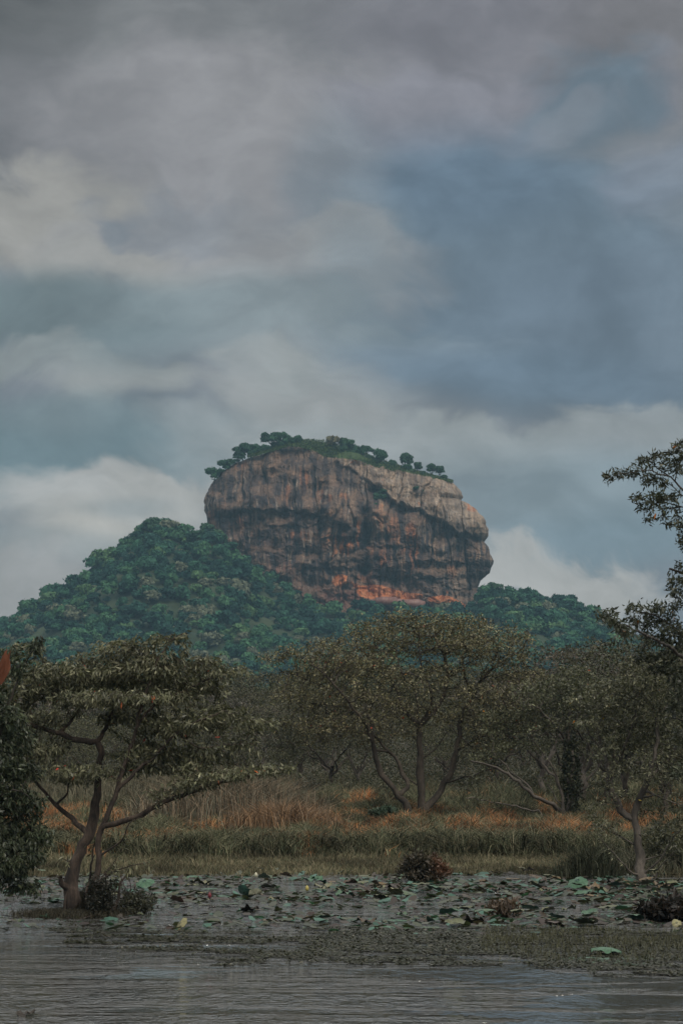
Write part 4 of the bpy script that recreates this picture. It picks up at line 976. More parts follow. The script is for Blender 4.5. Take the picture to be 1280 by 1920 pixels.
# hanging bushes on the face
for (k, zx, zy, w, lab) in [(3, 742, 320, 34, 'green bush growing in the notch high on the rock face'), (3, 722, 345, 22, 'trailing bush below the notch on the rock face'), (3, 757, 292, 22, 'upper bush above the notch on the rock face'), (3, 880, 284, 22, 'small bush on the pale ledge of the rock face'), (3, 905, 292, 16, 'smallest bush on the pale ledge of the rock face')]:
    a, b = zpt(zx, zy); put_far(k, a, b, w, lab, None, rock_y(zx, zy)+1.0, 'ledge_bush', hs=.8)
SKY_L = [(60, 1178, 26), (104, 1140, 24), (125, 1122, 24), (150, 1108, 34), (186, 1078, 40), (212, 1062, 28), (236, 1040, 30), (258, 1024, 34), (285, 1010, 52), (318, 1012, 40), (338, 1016, 32), (372, 1014, 34), (392, 1012, 40), (412, 1020, 34), (20, 1194, 26)]
for q, (a, b, w) in enumerate(SKY_L):
    put_far([1, 3, 0, 3][q % 4], a, b, w, 'dark tree standing along the left skyline of the hill', 'trees on the left skyline', HY-25, 'skyline_tree')
for q, (a, b, w) in enumerate([(915, 1126, 30), (930, 1122, 38), (955, 1128, 34), (978, 1132, 28), (1003, 1140, 30), (1022, 1140, 26), (1048, 1142, 34), (1072, 1148, 32), (1090, 1158, 30), (1112, 1176, 30)]):
    put_far([3, 1, 0, 1][q % 4], a, b, w, 'dark tree standing along the right skyline of the hill', 'trees on the right skyline', HY-15, 'skyline_tree')
# low green on the summit : a sheet of grass and creepers hugging the top edge
rng = np.random.RandomState(9)
m = 16000; zx = rng.uniform(250, 1015, m)
zt = np.interp(zx, [250, 330, 400, 440, 482, 530, 560, 606, 646, 700, 762, 850, 930, 1010], [142, 120, 100, 92, 86, 90, 96, 110, 126, 144, 168, 196, 218, 242])
zb = np.interp(zx, [250, 330, 400, 440, 470, 500, 536, 604, 690, 762, 850, 930, 1010], [156, 134, 112, 114, 124, 138, 154, 168, 182, 199, 218, 232, 248])
zy = zt + rng.rand(m)*(zb-zt)
p = P(340+zx/2, 780+zy/2, RY-3-(zy-zt)/(zb-zt)*7+rng.normal(size=m)*2)
v, f, c_ = leafquads(rng, p, 1.1, .7, [(.07, .12, .035), (.05, .09, .03), (.10, .13, .04)], -.3)
o = mesh_np('summit_grass', v, [f], FARLEAF, c_); tag(o, 'green grass and creepers on the sloping summit', 'grass', kind='stuff')
# tiny visitor at the summit
bm_v = [(0, 0, .9), (0, 0, 1.15), (0, 0, 1.42), (0, 0, 1.55), (0, 0, 1.72), (.1, 0, .88), (.11, .03, .48), (.12, 0, .04), (-.1, 0, .88), (-.11, -.03, .48), (-.12, 0, .04), (.2, 0, 1.38), (.26, .02, 1.1), (.25, -.05, .85), (-.2, 0, 1.38), (-.26, .02, 1.1), (-.25, -.05, .85)]
bm_e = [(0, 1), (1, 2), (2, 3), (3, 4), (0, 5), (5, 6), (6, 7), (0, 8), (8, 9), (9, 10), (2, 11), (11, 12), (12, 13), (2, 14), (14, 15), (15, 16)]
me = bpy.data.meshes.new('person'); me.from_pydata(bm_v, bm_e, []); per = bpy.data.objects.new('person', me); COL.objects.link(per)
sk = per.modifiers.new('skin', 'SKIN'); per.modifiers.new('sub', 'SUBSURF').levels = 1
for q, r_ in enumerate([.15, .15, .17, .06, .11, .09, .07, .05, .09, .07, .05, .07, .05, .04, .07, .05, .04]): me.skin_vertices[0].data[q].radius = (r_, r_)
me.materials.append(material('dark_clothes', lambda t, b: b.inputs['Base Color'].__setattr__('default_value', (.03, .03, .04, 1))))
per.location = P(597.5, 829, RY-9); tag(per, 'tiny dark figure standing upright on the summit grass', 'person')

# ------------------------------------------------------------------ grass
def blades(rng, x, y, z, h, w, cols, lean=.35, bend=.5):
    n = len(x); a = rng.rand(n)*6.28; ln = np.abs(rng.normal(size=n))*lean*h
    dx, dy = np.cos(a), np.sin(a); fa = rng.rand(n)*3.14; sx, sy = np.cos(fa)*w*.5, np.sin(fa)*w*.25
    b = np.stack([x, y, z], -1); md = b + np.stack([dx*ln*.35, dy*ln*.35, h*.6], -1); tp = b + np.stack([dx*ln*(1+bend), dy*ln*(1+bend), h*(1-.15*bend*rng.rand(n))], -1)
    sd_ = np.stack([sx, sy, sx*0], -1)
    v = np.stack([b-sd_, b+sd_, md+sd_*.8, md-sd_*.8, tp], 1).reshape(-1, 3); k = np.arange(n)*5
    return v, [np.stack([k, k+1, k+2, k+3], -1), np.stack([k+3, k+2, k+4], -1)], np.repeat(cols, 5, 0)
rng = np.random.RandomState(12)
def sample_field(n, Y0, Y1, rng, bias=1.0):
    t = rng.rand(n)**bias; Y = 1/(1/Y0 + (1/Y1-1/Y0)*t)           # even in photo rows
    x = rng.uniform(-.135, .135, n)*Y
    return x, Y
def tufted(x, y, rng, r=.18):
    m = max(1, len(x)//9); k = rng.randint(0, m, len(x)); return x[:m][k]+rng.normal(size=len(x))*r, y[:m][k]+rng.normal(size=len(x))*r
olive = np.array([(.105, .108, .06), (.145, .138, .08), (.075, .085, .048), (.18, .16, .10), (.068, .078, .042)])
dryc = np.array([(.40, .16, .06), (.30, .13, .055), (.44, .22, .09), (.24, .16, .09), (.20, .15, .09)])
x, Y = sample_field(330000, 93, 200, rng); x, Y = tufted(x, Y, rng, .22)
s_ = Y - shore(x); ok = s_ > 6.0; x, Y = x[ok], Y[ok]
dm = .95*sstep(-.06, .22, .8*fbm(x*.42, Y*.085, 3, 4) + .24*np.exp(-((Y-114)/11)**2) - .22*sstep(130, 152, Y) - .22*(1-sstep(96, 102, Y)))
isdry = rng.rand(len(x)) < dm*.85
hgt = (.28 + .35*rng.rand(len(x)) + .45*np.clip(1.5*fbm(x*.5, Y*.11, 8, 4), -.4, 1))*(.8+.5*sstep(120, 180, Y))
hgt = np.clip(hgt*(1+.5*fbm(x*1.1, Y*.5, 5, 2)), .10, 1.5)
for nm, mk, lab in (('meadow_grass', ~isdry, 'grey-green meadow grass behind the pond'), ('dry_grass', isdry, 'rusty orange dry grass in patches across the meadow')):
    xx, yy, h_ = x[mk], Y[mk], hgt[mk]*(1 if nm == 'meadow_grass' else .85)
    pal = olive if nm == 'meadow_grass' else dryc
    cc = pal[rng.randint(0, len(pal), mk.sum())]*((1+.25*fbm(xx*.3, yy*.12, 4, 2))*(1+.9*fbm(xx*.9, yy*.14, 14, 4)))[:, None].clip(.3, 2.2)*rng.uniform(.6, 1.35, (mk.sum(), 1))
    v, f, c_ = blades(rng, xx, yy, gz(xx, yy)-.03, h_, .035+.0*h_, cc, .55)
    tag(mesh_np(nm, v, f, GRASS, c_), lab, 'grass', kind='stuff')
# short pale lawn strip between the tussocks and the lotus
x, Y = sample_field(70000, 85, 97, rng); s_ = Y-shore(x); ok = (s_ > -.4) & (s_ < 7.5); x, Y = x[ok], Y[ok]
pal = np.array([(.18, .16, .095), (.14, .135, .075), (.24, .20, .125), (.11, .115, .065)]); cc = pal[rng.randint(0, 4, len(x))]*rng.uniform(.7, 1.3, (len(x), 1))*(.85+.7*fbm(x*.5, Y*.35, 3, 3))[:, None]
v, f, c_ = blades(rng, x, Y, gz(x, Y)-.02, .08+.2*rng.rand(len(x))*(1+.8*pnoise(x*.7, Y*.5)), .022, cc, .4)
tag(mesh_np('bank_grass', v, f, GRASS, c_), 'short pale grass along the bank of the pond', 'grass', kind='stuff')
# a ragged wall of taller tussock grass where the meadow begins
x = rng.uniform(-14, 14, 90000); Y = shore(x)+7.2+np.abs(rng.normal(size=90000))*2.4 + 2.6*pnoise(x*.3, 7.7) + 1.2*pnoise(x*1.1, 2.7)
x, Y = x, Y; pxc = x/Y*F+640; hm = (.28+.5*sstep(620, 760, pxc)*(1-sstep(1060, 1120, pxc)) + .55*fbm(x*.6, 1.2, 3, 3)).clip(.12, 1.2)
x, Y = tufted(x, Y, rng, .2); kk = rng.rand(len(x)) < (.35+.65*sstep(600, 760, x/Y*F+640)) - .35*sstep(1060, 1130, x/Y*F+640); x, Y, hm = x[kk], Y[kk], hm[kk]
cc = olive[rng.randint(0, 5, len(x))]*rng.uniform(.5, 1.35, (len(x), 1))*(1+.9*fbm(x*1.1, Y*.4, 14, 3))[:, None].clip(.3, 2)
v, f, c_ = blades(rng, x, Y, gz(x, Y)-.03, hm*rng.uniform(.4, 1.2, len(x)), .035, cc, .8, 1.1)
tag(mesh_np('tussock_grass', v, f, GRASS, c_), 'dark overhanging tussock grass at the meadow edge', 'grass', kind='stuff')
# tall reed beds
def reeds(cxp, Yc, n, sx, sy, h, pal, name, lab):
    a = rng.normal(size=n); x = (cxp-640)/F*Yc + np.clip(a, -2, 2)*sx; Y = Yc+rng.normal(size=n)*sy
    x, Y = tufted(x, Y, rng, .25)
    cc = np.array(pal)[rng.randint(0, len(pal), len(x))]*rng.uniform(.6, 1.3, (len(x), 1))
    v, f, c_ = blades(rng, x, Y, gz(x, Y)-.05, h*rng.uniform(.45, 1.08, len(x))*(1-.35*np.abs((x-x.mean())/(2*sx)))*(1+.3*pnoise(x*1.5, Y*.8)), .032, cc*(1+.5*fbm(x*1.5, Y*.6, 4, 2))[:, None].clip(.4, 1.8), .42, 1.1)
    tag(mesh_np(name, v, f, GRASS, c_), lab, 'reeds', kind='stuff')
reeds(430, 122, 9000, 1.9, 2.5, 2.5, [(.22, .175, .12), (.16, .14, .10), (.11, .11, .075), (.26, .19, .12)], 'reed_bed', 'tall straw-coloured reeds left of the umbrella tree')
reeds(535, 113, 3500, 1.0, 1.2, 1.5, [(.28, .17, .09), (.2, .14, .09)], 'reed_bed', 'shorter rusty reeds just beside the tall straw-coloured ones')
reeds(300, 150, 7000, 3.5, 4, 2.2, [(.12, .115, .075), (.16, .14, .09)], 'reed_bed', 'grey-green reeds seen through the boughs of the water tree')
reeds(1098, 85.5, 1100, .42, .35, 1.35, [(.085, .095, .055), (.11, .11, .07)], 'reed_clump', 'clump of thin upright green reeds on the bank beside the forked tree')
reeds(1240, 88, 2500, 1.2, .8, .9, [(.09, .095, .06), (.12, .11, .075)], 'reed_bed', 'rough grass standing behind the forked bank tree')

# ------------------------------------------------------------------ shrubs and small clumps (each one a thing)
def shrub(name, label, px, py, w, h, n, leaf, pal, depth=None, twigs=60, Y=None, tipcol=None, upright=.3):
    Y = Y or ground_Y(py); base = P(px, py, Y)*np.array([1, 1, 0]); base[2] = max(0, float(gz(base[0], base[1])))
    wm, hm = w/F*Y/2, h/F*Y; e = empty(name, base); tag(e, label, 'shrub')
    T = Tree(); T.add((0, 0, -.05), -1, .02)
    att = rng.normal(size=(twigs*4, 3)); att /= np.linalg.norm(att, axis=1)[:, None]; att *= rng.rand(twigs*4)[:, None]**.35
    att = att*(1+.55*fbm(att[:, 0]*2+px, att[:, 1]*2, att[:, 2]*2, 2))[:, None]*np.array([wm, depth or wm, hm*.55]) + np.array([0, 0, hm*.5])
    for q in range(11):
        a_ = rng.rand()*6.28; e_ = rng.uniform(.25, 1.35); q_ = np.array([math.cos(a_)*math.cos(e_)*wm, math.sin(a_)*math.cos(e_)*(depth or wm), math.sin(e_)*hm])*rng.uniform(.7, 1.35)
        T.limb([(0, 0, -.03), q_*.5+rng.normal(size=3)*hm*.06, q_], .012, .004, hm*.09, rng)
    T.grow(att[att[:, 2] > 0], hm*.09, hm*2+wm, hm*.12, 60, rng); T.radii(.005)
    v, f = T.tubes(); mesh_np('stem', v, [f], BARK_DARK, smooth=True, parent=e)
    PP = np.array(T.p); k = rng.randint(0, len(PP), n); p = PP[k]+rng.normal(size=(n, 3))*.05
    v, f, c_ = leafquads(rng, p, leaf, leaf*.4, pal, -upright)
    if tipcol is not None:
        q = sstep(.1, .8, p[:, 0]/wm)*sstep(.0, .6, p[:, 2]/hm); c_ = c_*(1-np.repeat(q, 4)[:, None]) + np.array(tipcol)*np.repeat(q*rng.uniform(.6, 1.3, n), 4)[:, None]
    mesh_np('foliage', v, [f], LEAF, c_, parent=e); return e
rng = np.random.RandomState(91)
shrub('root_shrub', 'dark twiggy shrub crowding the roots of the leaning water tree', 190, 1712, 56, 64, 3400, .08, [(.035, .036, .025), (.05, .045, .03)], Y=YA-.5)
shrub('root_shrub', 'low leafy sprig spreading sideways from the roots of the water tree', 250, 1696, 70, 40, 1300, .10, [(.06, .065, .04), (.08, .08, .05)], Y=YA+.6)
shrub('rust_shrub', 'rounded bush turning rusty on one side between bank grass and lotus leaves', 792, 1652, 92, 50, 5200, .12, [(.075, .06, .04), (.05, .045, .03)], tipcol=(.15, .07, .04), upright=.5)
shrub('bank_shrub', 'low grey-green bush on the meadow beside the stems of the umbrella tree', 722, 1548, 62, 22, 2600, .14, [(.08, .12, .075), (.06, .09, .055)])
shrub('bank_shrub', 'dark brown clump of rotting leaves at the picture edge in the pond', 1252, 1722, 96, 36, 2400, .2, [(.03, .024, .018), (.042, .03, .024), (.022, .02, .016)])
shrub('bank_shrub', 'leafy undergrowth bush behind the forked bank tree', 1262, 1640, 110, 90, 5500, .12, [(.06, .065, .042), (.085, .085, .055)], Y=88)
shrub('bank_shrub', 'dark round bush among the reeds left of the umbrella tree', 574, 1520, 60, 44, 2600, .15, [(.04, .045, .03), (.06, .06, .04)])
shrub('bank_shrub', 'small dark bush on the dry grass right behind the water tree', 402, 1592, 24, 14, 700, .1, [(.03, .03, .02)])
shrub('pond_clump', 'brown tuft of dead stalks in the water among the lotus leaves', 945, 1716, 56, 24, 420, .16, [(.11, .08, .06), (.08, .06, .045)], upright=1.6)

# ------------------------------------------------------------------ lotus
def lotus_mesh(name, kind, seed, mat):
    r_ = np.random.RandomState(seed); nr, ns = 7, 32
    rr = np.linspace(0, 1, nr)[1:]; a = np.arange(ns)/ns*2*math.pi
    A_, R_ = np.meshgrid(a, rr)
    edge = 1 + .06*np.sin(A_*3+seed) + .04*np.sin(A_*7+seed*2)
    x = R_*np.cos(A_)*edge; y_ = R_*np.sin(A_)*edge
    ruff = R_**2*(.07*np.sin(A_*5+seed)+.05*np.sin(A_*9+1.3*seed))
    if kind == 'flat': z = .02*R_**2 + ruff*.3
    elif kind == 'cup': z = .32*R_**2 + ruff*1.2
    elif kind == 'fold': z = .75*np.abs(x)**1.3 + ruff
    elif kind == 'dome': z = -.38*R_**2 + ruff*1.5
    else: z = .35*np.abs(x+.2) - .2*y_**2 + ruff*3.5; 
    z = z + .008*np.sin(A_*ns/2)*R_
    if kind == 'fold': x = x*.62
    z = z - z.min()+.02 if kind in ('dome',) else z
    z0 = z.min()*0 + (z[0].mean())
    v = np.vstack([[(0, 0, z0-.01)], np.stack([x, y_, z], -1).reshape(-1, 3)])
    i = 1+np.arange((nr-1)*ns).reshape(nr-1, ns); j = np.roll(i, -1, 1)
    f4 = np.stack([i[:-1], j[:-1], j[1:], i[1:]], -1).reshape(-1, 4); f3 = np.stack([np.zeros(ns, int), i[0], j[0]], -1)
    me_o = mesh_np(name, v, [f3, f4], mat, smooth=True); me = me_o.data; bpy.data.objects.remove(me_o); return me
def m_lotus(stops):
    def f(t, b):
        oi = t.nodes.new('ShaderNodeObjectInfo'); c = tramp(t, oi.outputs['Random'], stops)
        n = tnoise(t, 3.5, 4, obj=True); c = tmix(t, 1.0, c, tramp(t, n, [(.3, (.65, .6, .6)), (.7, (1.25, 1.25, 1.2))]), 'MULTIPLY')
        g = t.nodes.new('ShaderNodeNewGeometry')
        c = tmix(t, g.outputs['Backfacing'], c, tmix(t, 1.0, c, (1.1, 1.0, .7), 'MULTIPLY'))
        t.links.new(c, b.inputs['Base Color']); b.inputs['Roughness'].default_value = .42; b.inputs['Specular IOR Level'].default_value = .5
    return f
LOT = material('lotus_green', m_lotus([(0, (.045, .12, .09)), (.22, (.06, .155, .12)), (.38, (.08, .10, .065)), (.6, (.13, .15, .10)), (.75, (.07, .09, .06)), (.9, (.16, .17, .12))]))
LOTB = material('lotus_withered', m_lotus([(0, (.08, .05, .038)), (.3, (.04, .028, .025)), (.6, (.10, .075, .055)), (.85, (.15, .115, .08))]))
PALE = material('pale_leaf', m_lotus([(0, (.27, .28, .20)), (1, (.27, .28, .20))]))
kinds = ['flat', 'cup', 'fold', 'dome', 'crumple']
LM = {(k, m.name): lotus_mesh('lotus_leaf', k, 3+q*5+s_, m) for q, k in enumerate(kinds) for s_, m in enumerate((LOT, LOTB))}
LMP = {k: lotus_mesh('lotus_leaf', k, 50+q, PALE) for q, k in enumerate(kinds)}
TEAL = material('teal_leaf', m_lotus([(0, (.045, .12, .095)), (1, (.06, .16, .125))])); LMG = {k: lotus_mesh('lotus_leaf', k, 90+q, TEAL) for q, k in enumerate(kinds)}; LMD = {k: lotus_mesh('lotus_leaf', k, 70+q, BARK_DARK) for q, k in enumerate(kinds)}
sv = []; 
T = Tree(); T.limb([(0, 0, -1), (.02, 0, -.5), (0, 0, 0)], .012, .009, .2, rng, True); T.radii(.01); tv, tf = T.tubes()
so = mesh_np('stalk', tv, [tf], BARK_OLIVE); stalk_me = so.data; bpy.data.objects.remove(so)
def lotus(me, x, y, z, r, rz, tilt, ax, label=None, group=None, squash=1, name='lotus_leaf'):
    e = bpy.data.objects.new(name, me); COL.objects.link(e)
    e.location = (x, y, z); e.scale = (r, r, r*squash); e.rotation_euler = (tilt*math.cos(ax), tilt*math.sin(ax), rz)
    tag(e, label, 'lotus leaf', group)
    if z > .12:
        st = bpy.data.objects.new('stalk', stalk_me); COL.objects.link(st); st.parent = e
        st.scale = (1, 1, min(2.5, (z+.1)/max(r, .05)))
        st.rotation_euler = (-tilt*math.cos(ax), -tilt*math.sin(ax), 0)
    return e
rng = np.random.RandomState(92)
cnt = 0; tries = 0; placed = []
while cnt < 272 and tries < 9000:
    tries += 1
    px = rng.uniform(-40, 1320); py = rng.uniform(1640, 1738)
    dens = .42 + .55*sstep(500, 720, px)*(1-.3*sstep(1200, 1280, px))
    if 200 > px > 40 and py > 1690: dens = 0
    band = math.exp(-((py-1664)/18)**2) + .55*math.exp(-((py-1724)/12)**2)
    if px < 600: band = math.exp(-((py-1668)/26)**2)*.8 + .4*math.exp(-((py-1725)/8)**2)
    if rng.rand() > dens*band: continue
    Yv = ground_Y(py); x = (px-640)/F*Yv; r = rng.uniform(.09, .26)
    if any((x-a)**2+((Yv-b)*.5)**2 < (r+c)**2*.30 for a, b, c in placed): continue
    placed.append((x, Yv, r)); k = kinds[rng.choice(5, p=[.5, .17, .08, .12, .13])]; wi = rng.rand() < (.25 + .25*(px > 900))
    z = .012 if k == 'flat' else (rng.uniform(.03, .16) if rng.rand() < .7 else rng.uniform(.15, .38))
    lotus(LM[(k, 'lotus_withered' if wi else 'lotus_green')], x, Yv, z, r, rng.rand()*6.28, rng.uniform(0, .08 if k == 'flat' else .32), rng.rand()*6.28,
          'withered brown lotus leaf in the belt along the far bank' if wi else 'green lotus leaf in the belt along the far bank', 'withered lotus leaves of the belt' if wi else 'green lotus leaves of the belt', .6)
    cnt += 1
print('lotus', cnt, tries)
SPEC = [  # px, py, radius, height, kind, meshset, tilt, ax, label
 (740, 1682, .22, .16, 'dome', LMP, .5, 1.2, 'cream folded lotus leaf standing out brightest in the leaf belt'),
 (888, 1728, .25, .06, 'crumple', LMD, .35, 0, 'blackened crumpled lotus leaf at the near edge of the leaf belt'),
 (275, 1662, .26, .10, 'dome', LMG, .5, .8, 'rounded green lotus leaf right of the water tree, at the far waterline'),
 (345, 1738, .17, .10, 'dome', LMP, .9, 1.6, 'pale lotus leaf standing upright alone in the open water right of the water tree'),
 (470, 1705, .22, .05, 'crumple', LMD, .3, 0, 'nearly black lotus leaf lying on open water left of the leaf belt'),
 (335, 1690, .20, .05, 'fold', LM and {k: LM[(k, 'lotus_withered')] for k in kinds}, .4, 1, 'brown curled lotus leaf between the water tree and the black leaf'),
 (460, 1680, .24, .12, 'cup', LMG, .8, .3, 'upright olive lotus leaf paired with a folded one in mid pond'),
 (480, 1682, .18, .12, 'fold', LMP, .8, 1.9, 'pale olive folded lotus leaf beside the upright one in mid pond'),
 (597, 1655, .28, .10, 'crumple', LMG, .35, 2.6, 'large teal lotus leaf raised by the bank left of the rusty bush'),
 (1132, 1786, .30, .03, 'dome', LMG, .1, 0, 'big teal lotus leaf humped above the floating weed'),
 (1100, 1794, .40, .012, 'flat', LMG, 0, 0, 'flat teal lotus leaf touching the big humped one'),
 (1185, 1793, .36, .012, 'flat', LMG, 0, 0, 'outer flat teal lotus leaf beside the big humped one'),
 (1135, 1800, .34, .012, 'flat', LMG, 0, 0, 'flat teal lotus leaf in front of the big humped one'),
 (1060, 1797, .32, .012, 'flat', LMG, 0, 0, 'inner flat teal lotus leaf on the floating weed'),
 (1180, 1804, .30, .012, 'flat', LMG, 0, 0, 'nearest flat teal lotus leaf on the floating weed'),
 (735, 1738, .40, .02, 'flat', LMG, .05, 0, 'large flat teal lotus leaf at the near edge of the belt'),
 (1090, 1732, .34, .06, 'cup', {k: LM[(k, 'lotus_green')] for k in kinds}, .15, 1.5, 'broad dull green lotus leaf tilted at the near edge of the belt'),
 (1080, 1668, .28, .2, 'dome', LMG, .5, 1.3, 'rounded grey-green lotus leaf raised before the reed clump'),
 (1262, 1733, .11, .06, 'dome', LMP, .9, 1.8, 'pale greyish lotus leaf upright beside the rotting clump'),
 (55, 1897, .14, .02, 'crumple', LMD, .2, 0, 'small dark leaf drifting alone on the nearest water'),
]
for (px, py, r, z, k, ms, tilt, ax, lab) in SPEC:
    Yv = ground_Y(py); lotus(ms[k], (px-640)/F*Yv, Yv, z, r, rng.rand()*6, tilt, ax, lab, None, .8)
# a closed white bud
def bud(px, py, h, c0, lab):
    Yv = ground_Y(py); e = empty('lotus_bud', ((px-640)/F*Yv, Yv, 0)); tag(e, lab, 'flower')
    T = Tree(); T.limb([(0, 0, -.2), (.01, 0, h*.5), (0, 0, h)], .008, .006, .06, rng, True); T.radii(.006); v, f = T.tubes(); mesh_np('stalk', v, [f], BARK_OLIVE, parent=e)
    n = 8; ang = np.arange(n)/n*6.283; prof = [(.012, 0), (.04, .03), (.052, .07), (.04, .115), (.015, .15), (.002, .16)]
    v = np.concatenate([np.stack([np.cos(ang)*a, np.sin(ang)*a*(1+.1*np.cos(ang*3)), ang*0+h+b], -1) for a, b in prof]); i = np.arange(len(v)).reshape(-1, n); j = np.roll(i, -1, 1)
    mesh_np('petal_cone', v, [np.stack([i[:-1], j[:-1], j[1:], i[1:]], -1).reshape(-1, 4)], material('bud_petal', lambda t, b: b.inputs['Base Color'].__setattr__('default_value', (*c0, 1))), smooth=True, parent=e)
bud(481, 1646, .05, (.62, .58, .42), 'creamy white closed lotus bud above the far edge of the open water')
bud(576, 1672, .06, (.5, .42, .12), 'small yellowish lotus bud among the leaves by the large teal leaf')
bud(395, 1690, .12, (.20, .03, .04), 'dark red lotus bud standing in the open water right of the water tree')

# floating scraps between the big leaves, weed mat and bank litter : nobody could count them
rng = np.random.RandomState(93)
def floaters(n, region, size, pal, name, lab, tilt=.12, zmax=.03, asp=.6):
    px = rng.uniform(-120, 1400, n*3); py = rng.uniform(1632, 1840, n*3); k = rng.rand(n*3) < region(px, py); px, py = px[k][:n], py[k][:n]
    Yv = CAMZ*F/(py-HZ); x = (px-640)/F*Yv; m = len(x)
    p = np.stack([x, Yv, .006+rng.rand(m)*zmax], -1); a = rng.rand(m)*6.28
    d = np.stack([np.cos(a), np.sin(a), rng.normal(size=m)*tilt], -1); s_ = np.stack([-np.sin(a), np.cos(a), rng.normal(size=m)*tilt], -1)*asp
    l = (size*(.4+1.2*rng.rand(m)**2))[:, None]
    ks = [(np.cos(q), np.sin(q)) for q in np.arange(6)/6*6.283]
    v = np.stack([p+d*l*c0+s_*l*s0 for c0, s0 in ks], 1); v[..., 2] = np.maximum(v[..., 2], .004); v = v.reshape(-1, 3)
    pal = np.array(pal); c_ = pal[rng.randint(0, len(pal), m)]*rng.uniform(.6, 1.35, (m, 1))
    tag(mesh_np(name, v, [np.arange(6*m).reshape(-1, 6)], LEAF, np.repeat(c_, 6, 0)), lab, 'water plants', kind='stuff')
def mat_mask(px, py):
    lo_ = np.interp(px, [-100, 100, 250, 500, 800, 1000, 1280, 1400], [1733, 1738, 1742, 1738, 1735, 1738, 1740, 1740]) + 8*pnoise(px*.01, 5)
    hi_ = np.interp(px, [-100, 100, 130, 300, 450, 640, 800, 1000, 1100, 1280, 1400], [1733, 1740, 1762, 1786, 1799, 1801, 1803, 1806, 1816, 1824, 1824]) + 4*pnoise(px*.02, 2)
    rag = fbm(px*.011, py*.16, 33, 3)
    ins = sstep(-5, 8, py-lo_+14*rag)*sstep(-1, 5, hi_-py+16*rag)
    hole = sstep(.12, .28, fbm(px*.005, py*.11, 3, 3) + .25*(px < 560) - .02)
    return ins*(1-.95*hole)
# the peaty mat itself, ragged sheets just above the water
pxg = np.arange(-120, 1400, 3.0); pyg = np.arange(1722, 1832, 1.5); PX, PY = np.meshgrid(pxg, pyg)
M_ = mat_mask(PX, PY) + .5*fbm(PX*.03, PY*.3, 9, 3) > .55
YY = CAMZ*F/(PY-HZ); XX = (PX-640)/F*YY; ZW = .006 + .02*np.clip(fbm(XX*3, YY*1.5, 2, 3), 0, 1) + .0
i = np.arange(PX.size).reshape(PX.shape); q = M_[:-1, :-1]
fm = np.stack([i[:-1, :-1][q], i[1:, :-1][q], i[1:, 1:][q], i[:-1, 1:][q]], -1)
def m_mat(t, b):
    n = tnoise(t, 5, 5); t.links.new(tramp(t, n, [(.3, (.016, .016, .010)), (.7, (.042, .039, .024))]), b.inputs['Base Color']); b.inputs['Roughness'].default_value = .8; tbump(t, b, n, .8, .05)
tag(mesh_np('weed_mat', np.stack([XX, YY, ZW], -1).reshape(-1, 3), [fm], material('peaty_weed', m_mat), smooth=True), 'dark mat of peaty weed afloat before the lotus belt', 'water plants', kind='stuff')
wp = [(.038, .044, .022), (.028, .032, .017), (.055, .06, .033), (.045, .042, .025), (.034, .038, .02)]*3 + [(.12, .115, .09)]
floaters(125000, mat_mask, .036, wp, 'floating_weed', 'small-leaved weed crowding the surface before the lotus belt', .22, .03, .45)
def belt(px, py):
    b = np.exp(-((py-1664)/26)**2)*(.5+.5*sstep(500, 720, px)) + .35*np.exp(-((py-1722)/14)**2)*(.35+.65*sstep(450, 700, px))
    return np.clip(b*sstep(-.35, .25, fbm(px*.008, py*.1, 14, 3)), 0, 1)
floaters(26000, belt, .13, [(.07, .085, .055), (.09, .10, .07), (.07, .16, .12), (.05, .036, .03), (.07, .055, .04)], 'floating_leaves', 'scraps of floating leaves between the big lotus leaves', .25, .05)
def open_w(px, py): return np.clip(np.exp(-((py-1690)/30)**2)*.6*sstep(0, .35, fbm(px*.006, py*.22, 18, 3)), 0, 1)
floaters(14000, open_w, .07, [(.08, .075, .05), (.09, .20, .15), (.05, .045, .03)], 'floating_litter', 'thin streaks of litter on the open water', .08, .01, .5)
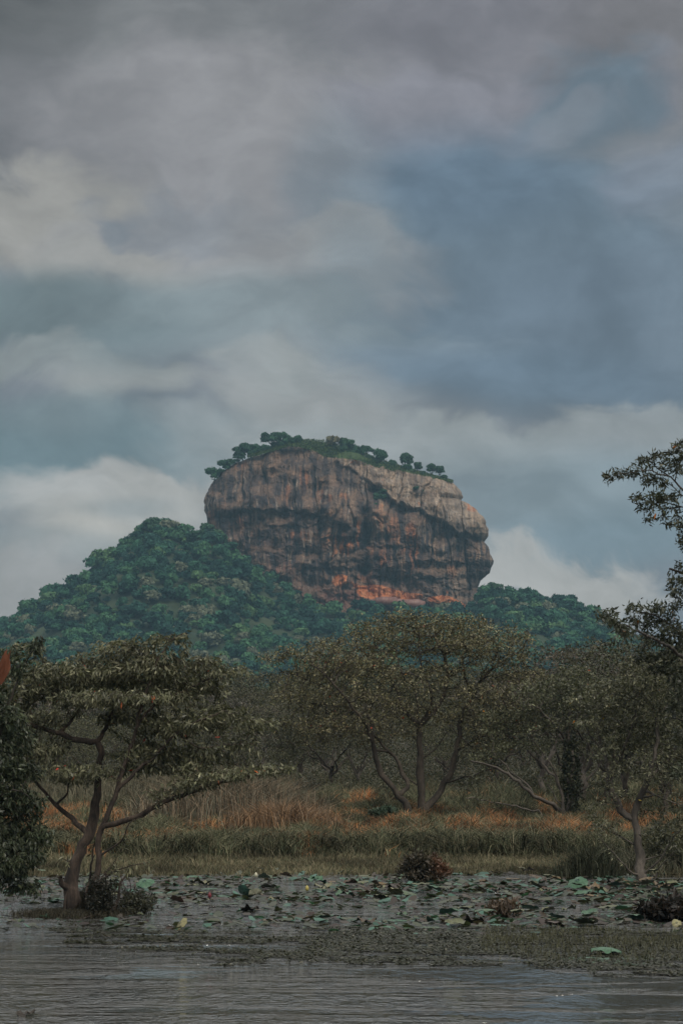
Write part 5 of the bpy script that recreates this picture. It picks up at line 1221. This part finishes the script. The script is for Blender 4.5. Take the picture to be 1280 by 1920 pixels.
# sprouting blades of the weed to the right, and a grassy fringe at the tree's foot
px = rng.uniform(900, 1330, 9000); py = rng.uniform(1738, 1800, 9000); k = rng.rand(9000) < mat_mask(px, py)*(.3+.7*(py < 1775)); px, py = px[k], py[k]
Yv = CAMZ*F/(py-HZ); x = (px-640)/F*Yv
v, f, c_ = blades(rng, x, Yv, x*0, .05+.14*rng.rand(len(x)), .012, np.array([(.085, .085, .05)])*rng.uniform(.6, 1.4, (len(x), 1)), .5)
tag(mesh_np('sprouting_weed', v, f, GRASS, c_), 'short blades sprouting from the weed mat', 'water plants', kind='stuff')
n = 6000; x = TREE_A[0]+rng.normal(size=n)*.55-.15; Y = TREE_A[1]+rng.normal(size=n)*.5-.2
v, f, c_ = blades(rng, x, Y, np.maximum(gz(x, Y), 0), .06+.16*rng.rand(n), .014, np.array([(.05, .045, .03)])*rng.uniform(.5, 1.6, (n, 1)), .6)
tag(mesh_np('waterline_grass', v, f, GRASS, c_), 'dark grass fringe at the waterline round the leaning tree', 'grass', kind='stuff')

# ------------------------------------------------------------------ haze
hm_ = bpy.data.materials.new('haze'); hm_.use_nodes = True; t = hm_.node_tree; t.nodes.clear()
pv = t.nodes.new('ShaderNodeVolumePrincipled'); pv.inputs['Color'].default_value = (.48, .80, 1.0, 1); pv.inputs['Density'].default_value = 0.85e-4
t.links.new(pv.outputs[0], t.nodes.new('ShaderNodeOutputMaterial').inputs['Volume'])
xa, xb, ya, yb, za, zb = -1560, 1560, -110, 3360, -12, 236
hv = [(x, y_, z) for x in (xa, xb) for y_ in (ya, yb) for z in (za, zb)]
hf = [(0, 1, 3, 2), (4, 6, 7, 5), (0, 4, 5, 1), (2, 3, 7, 6), (0, 2, 6, 4), (1, 5, 7, 3)]
tag(mesh_np('haze', hv, [np.array(hf)], hm_), 'pale blue air between the meadow and the hill', 'haze', kind='stuff')
bpy.context.view_layer.update()
print('objects', len(bpy.data.objects), 'polys', sum(len(m.polygons) for m in bpy.data.meshes))
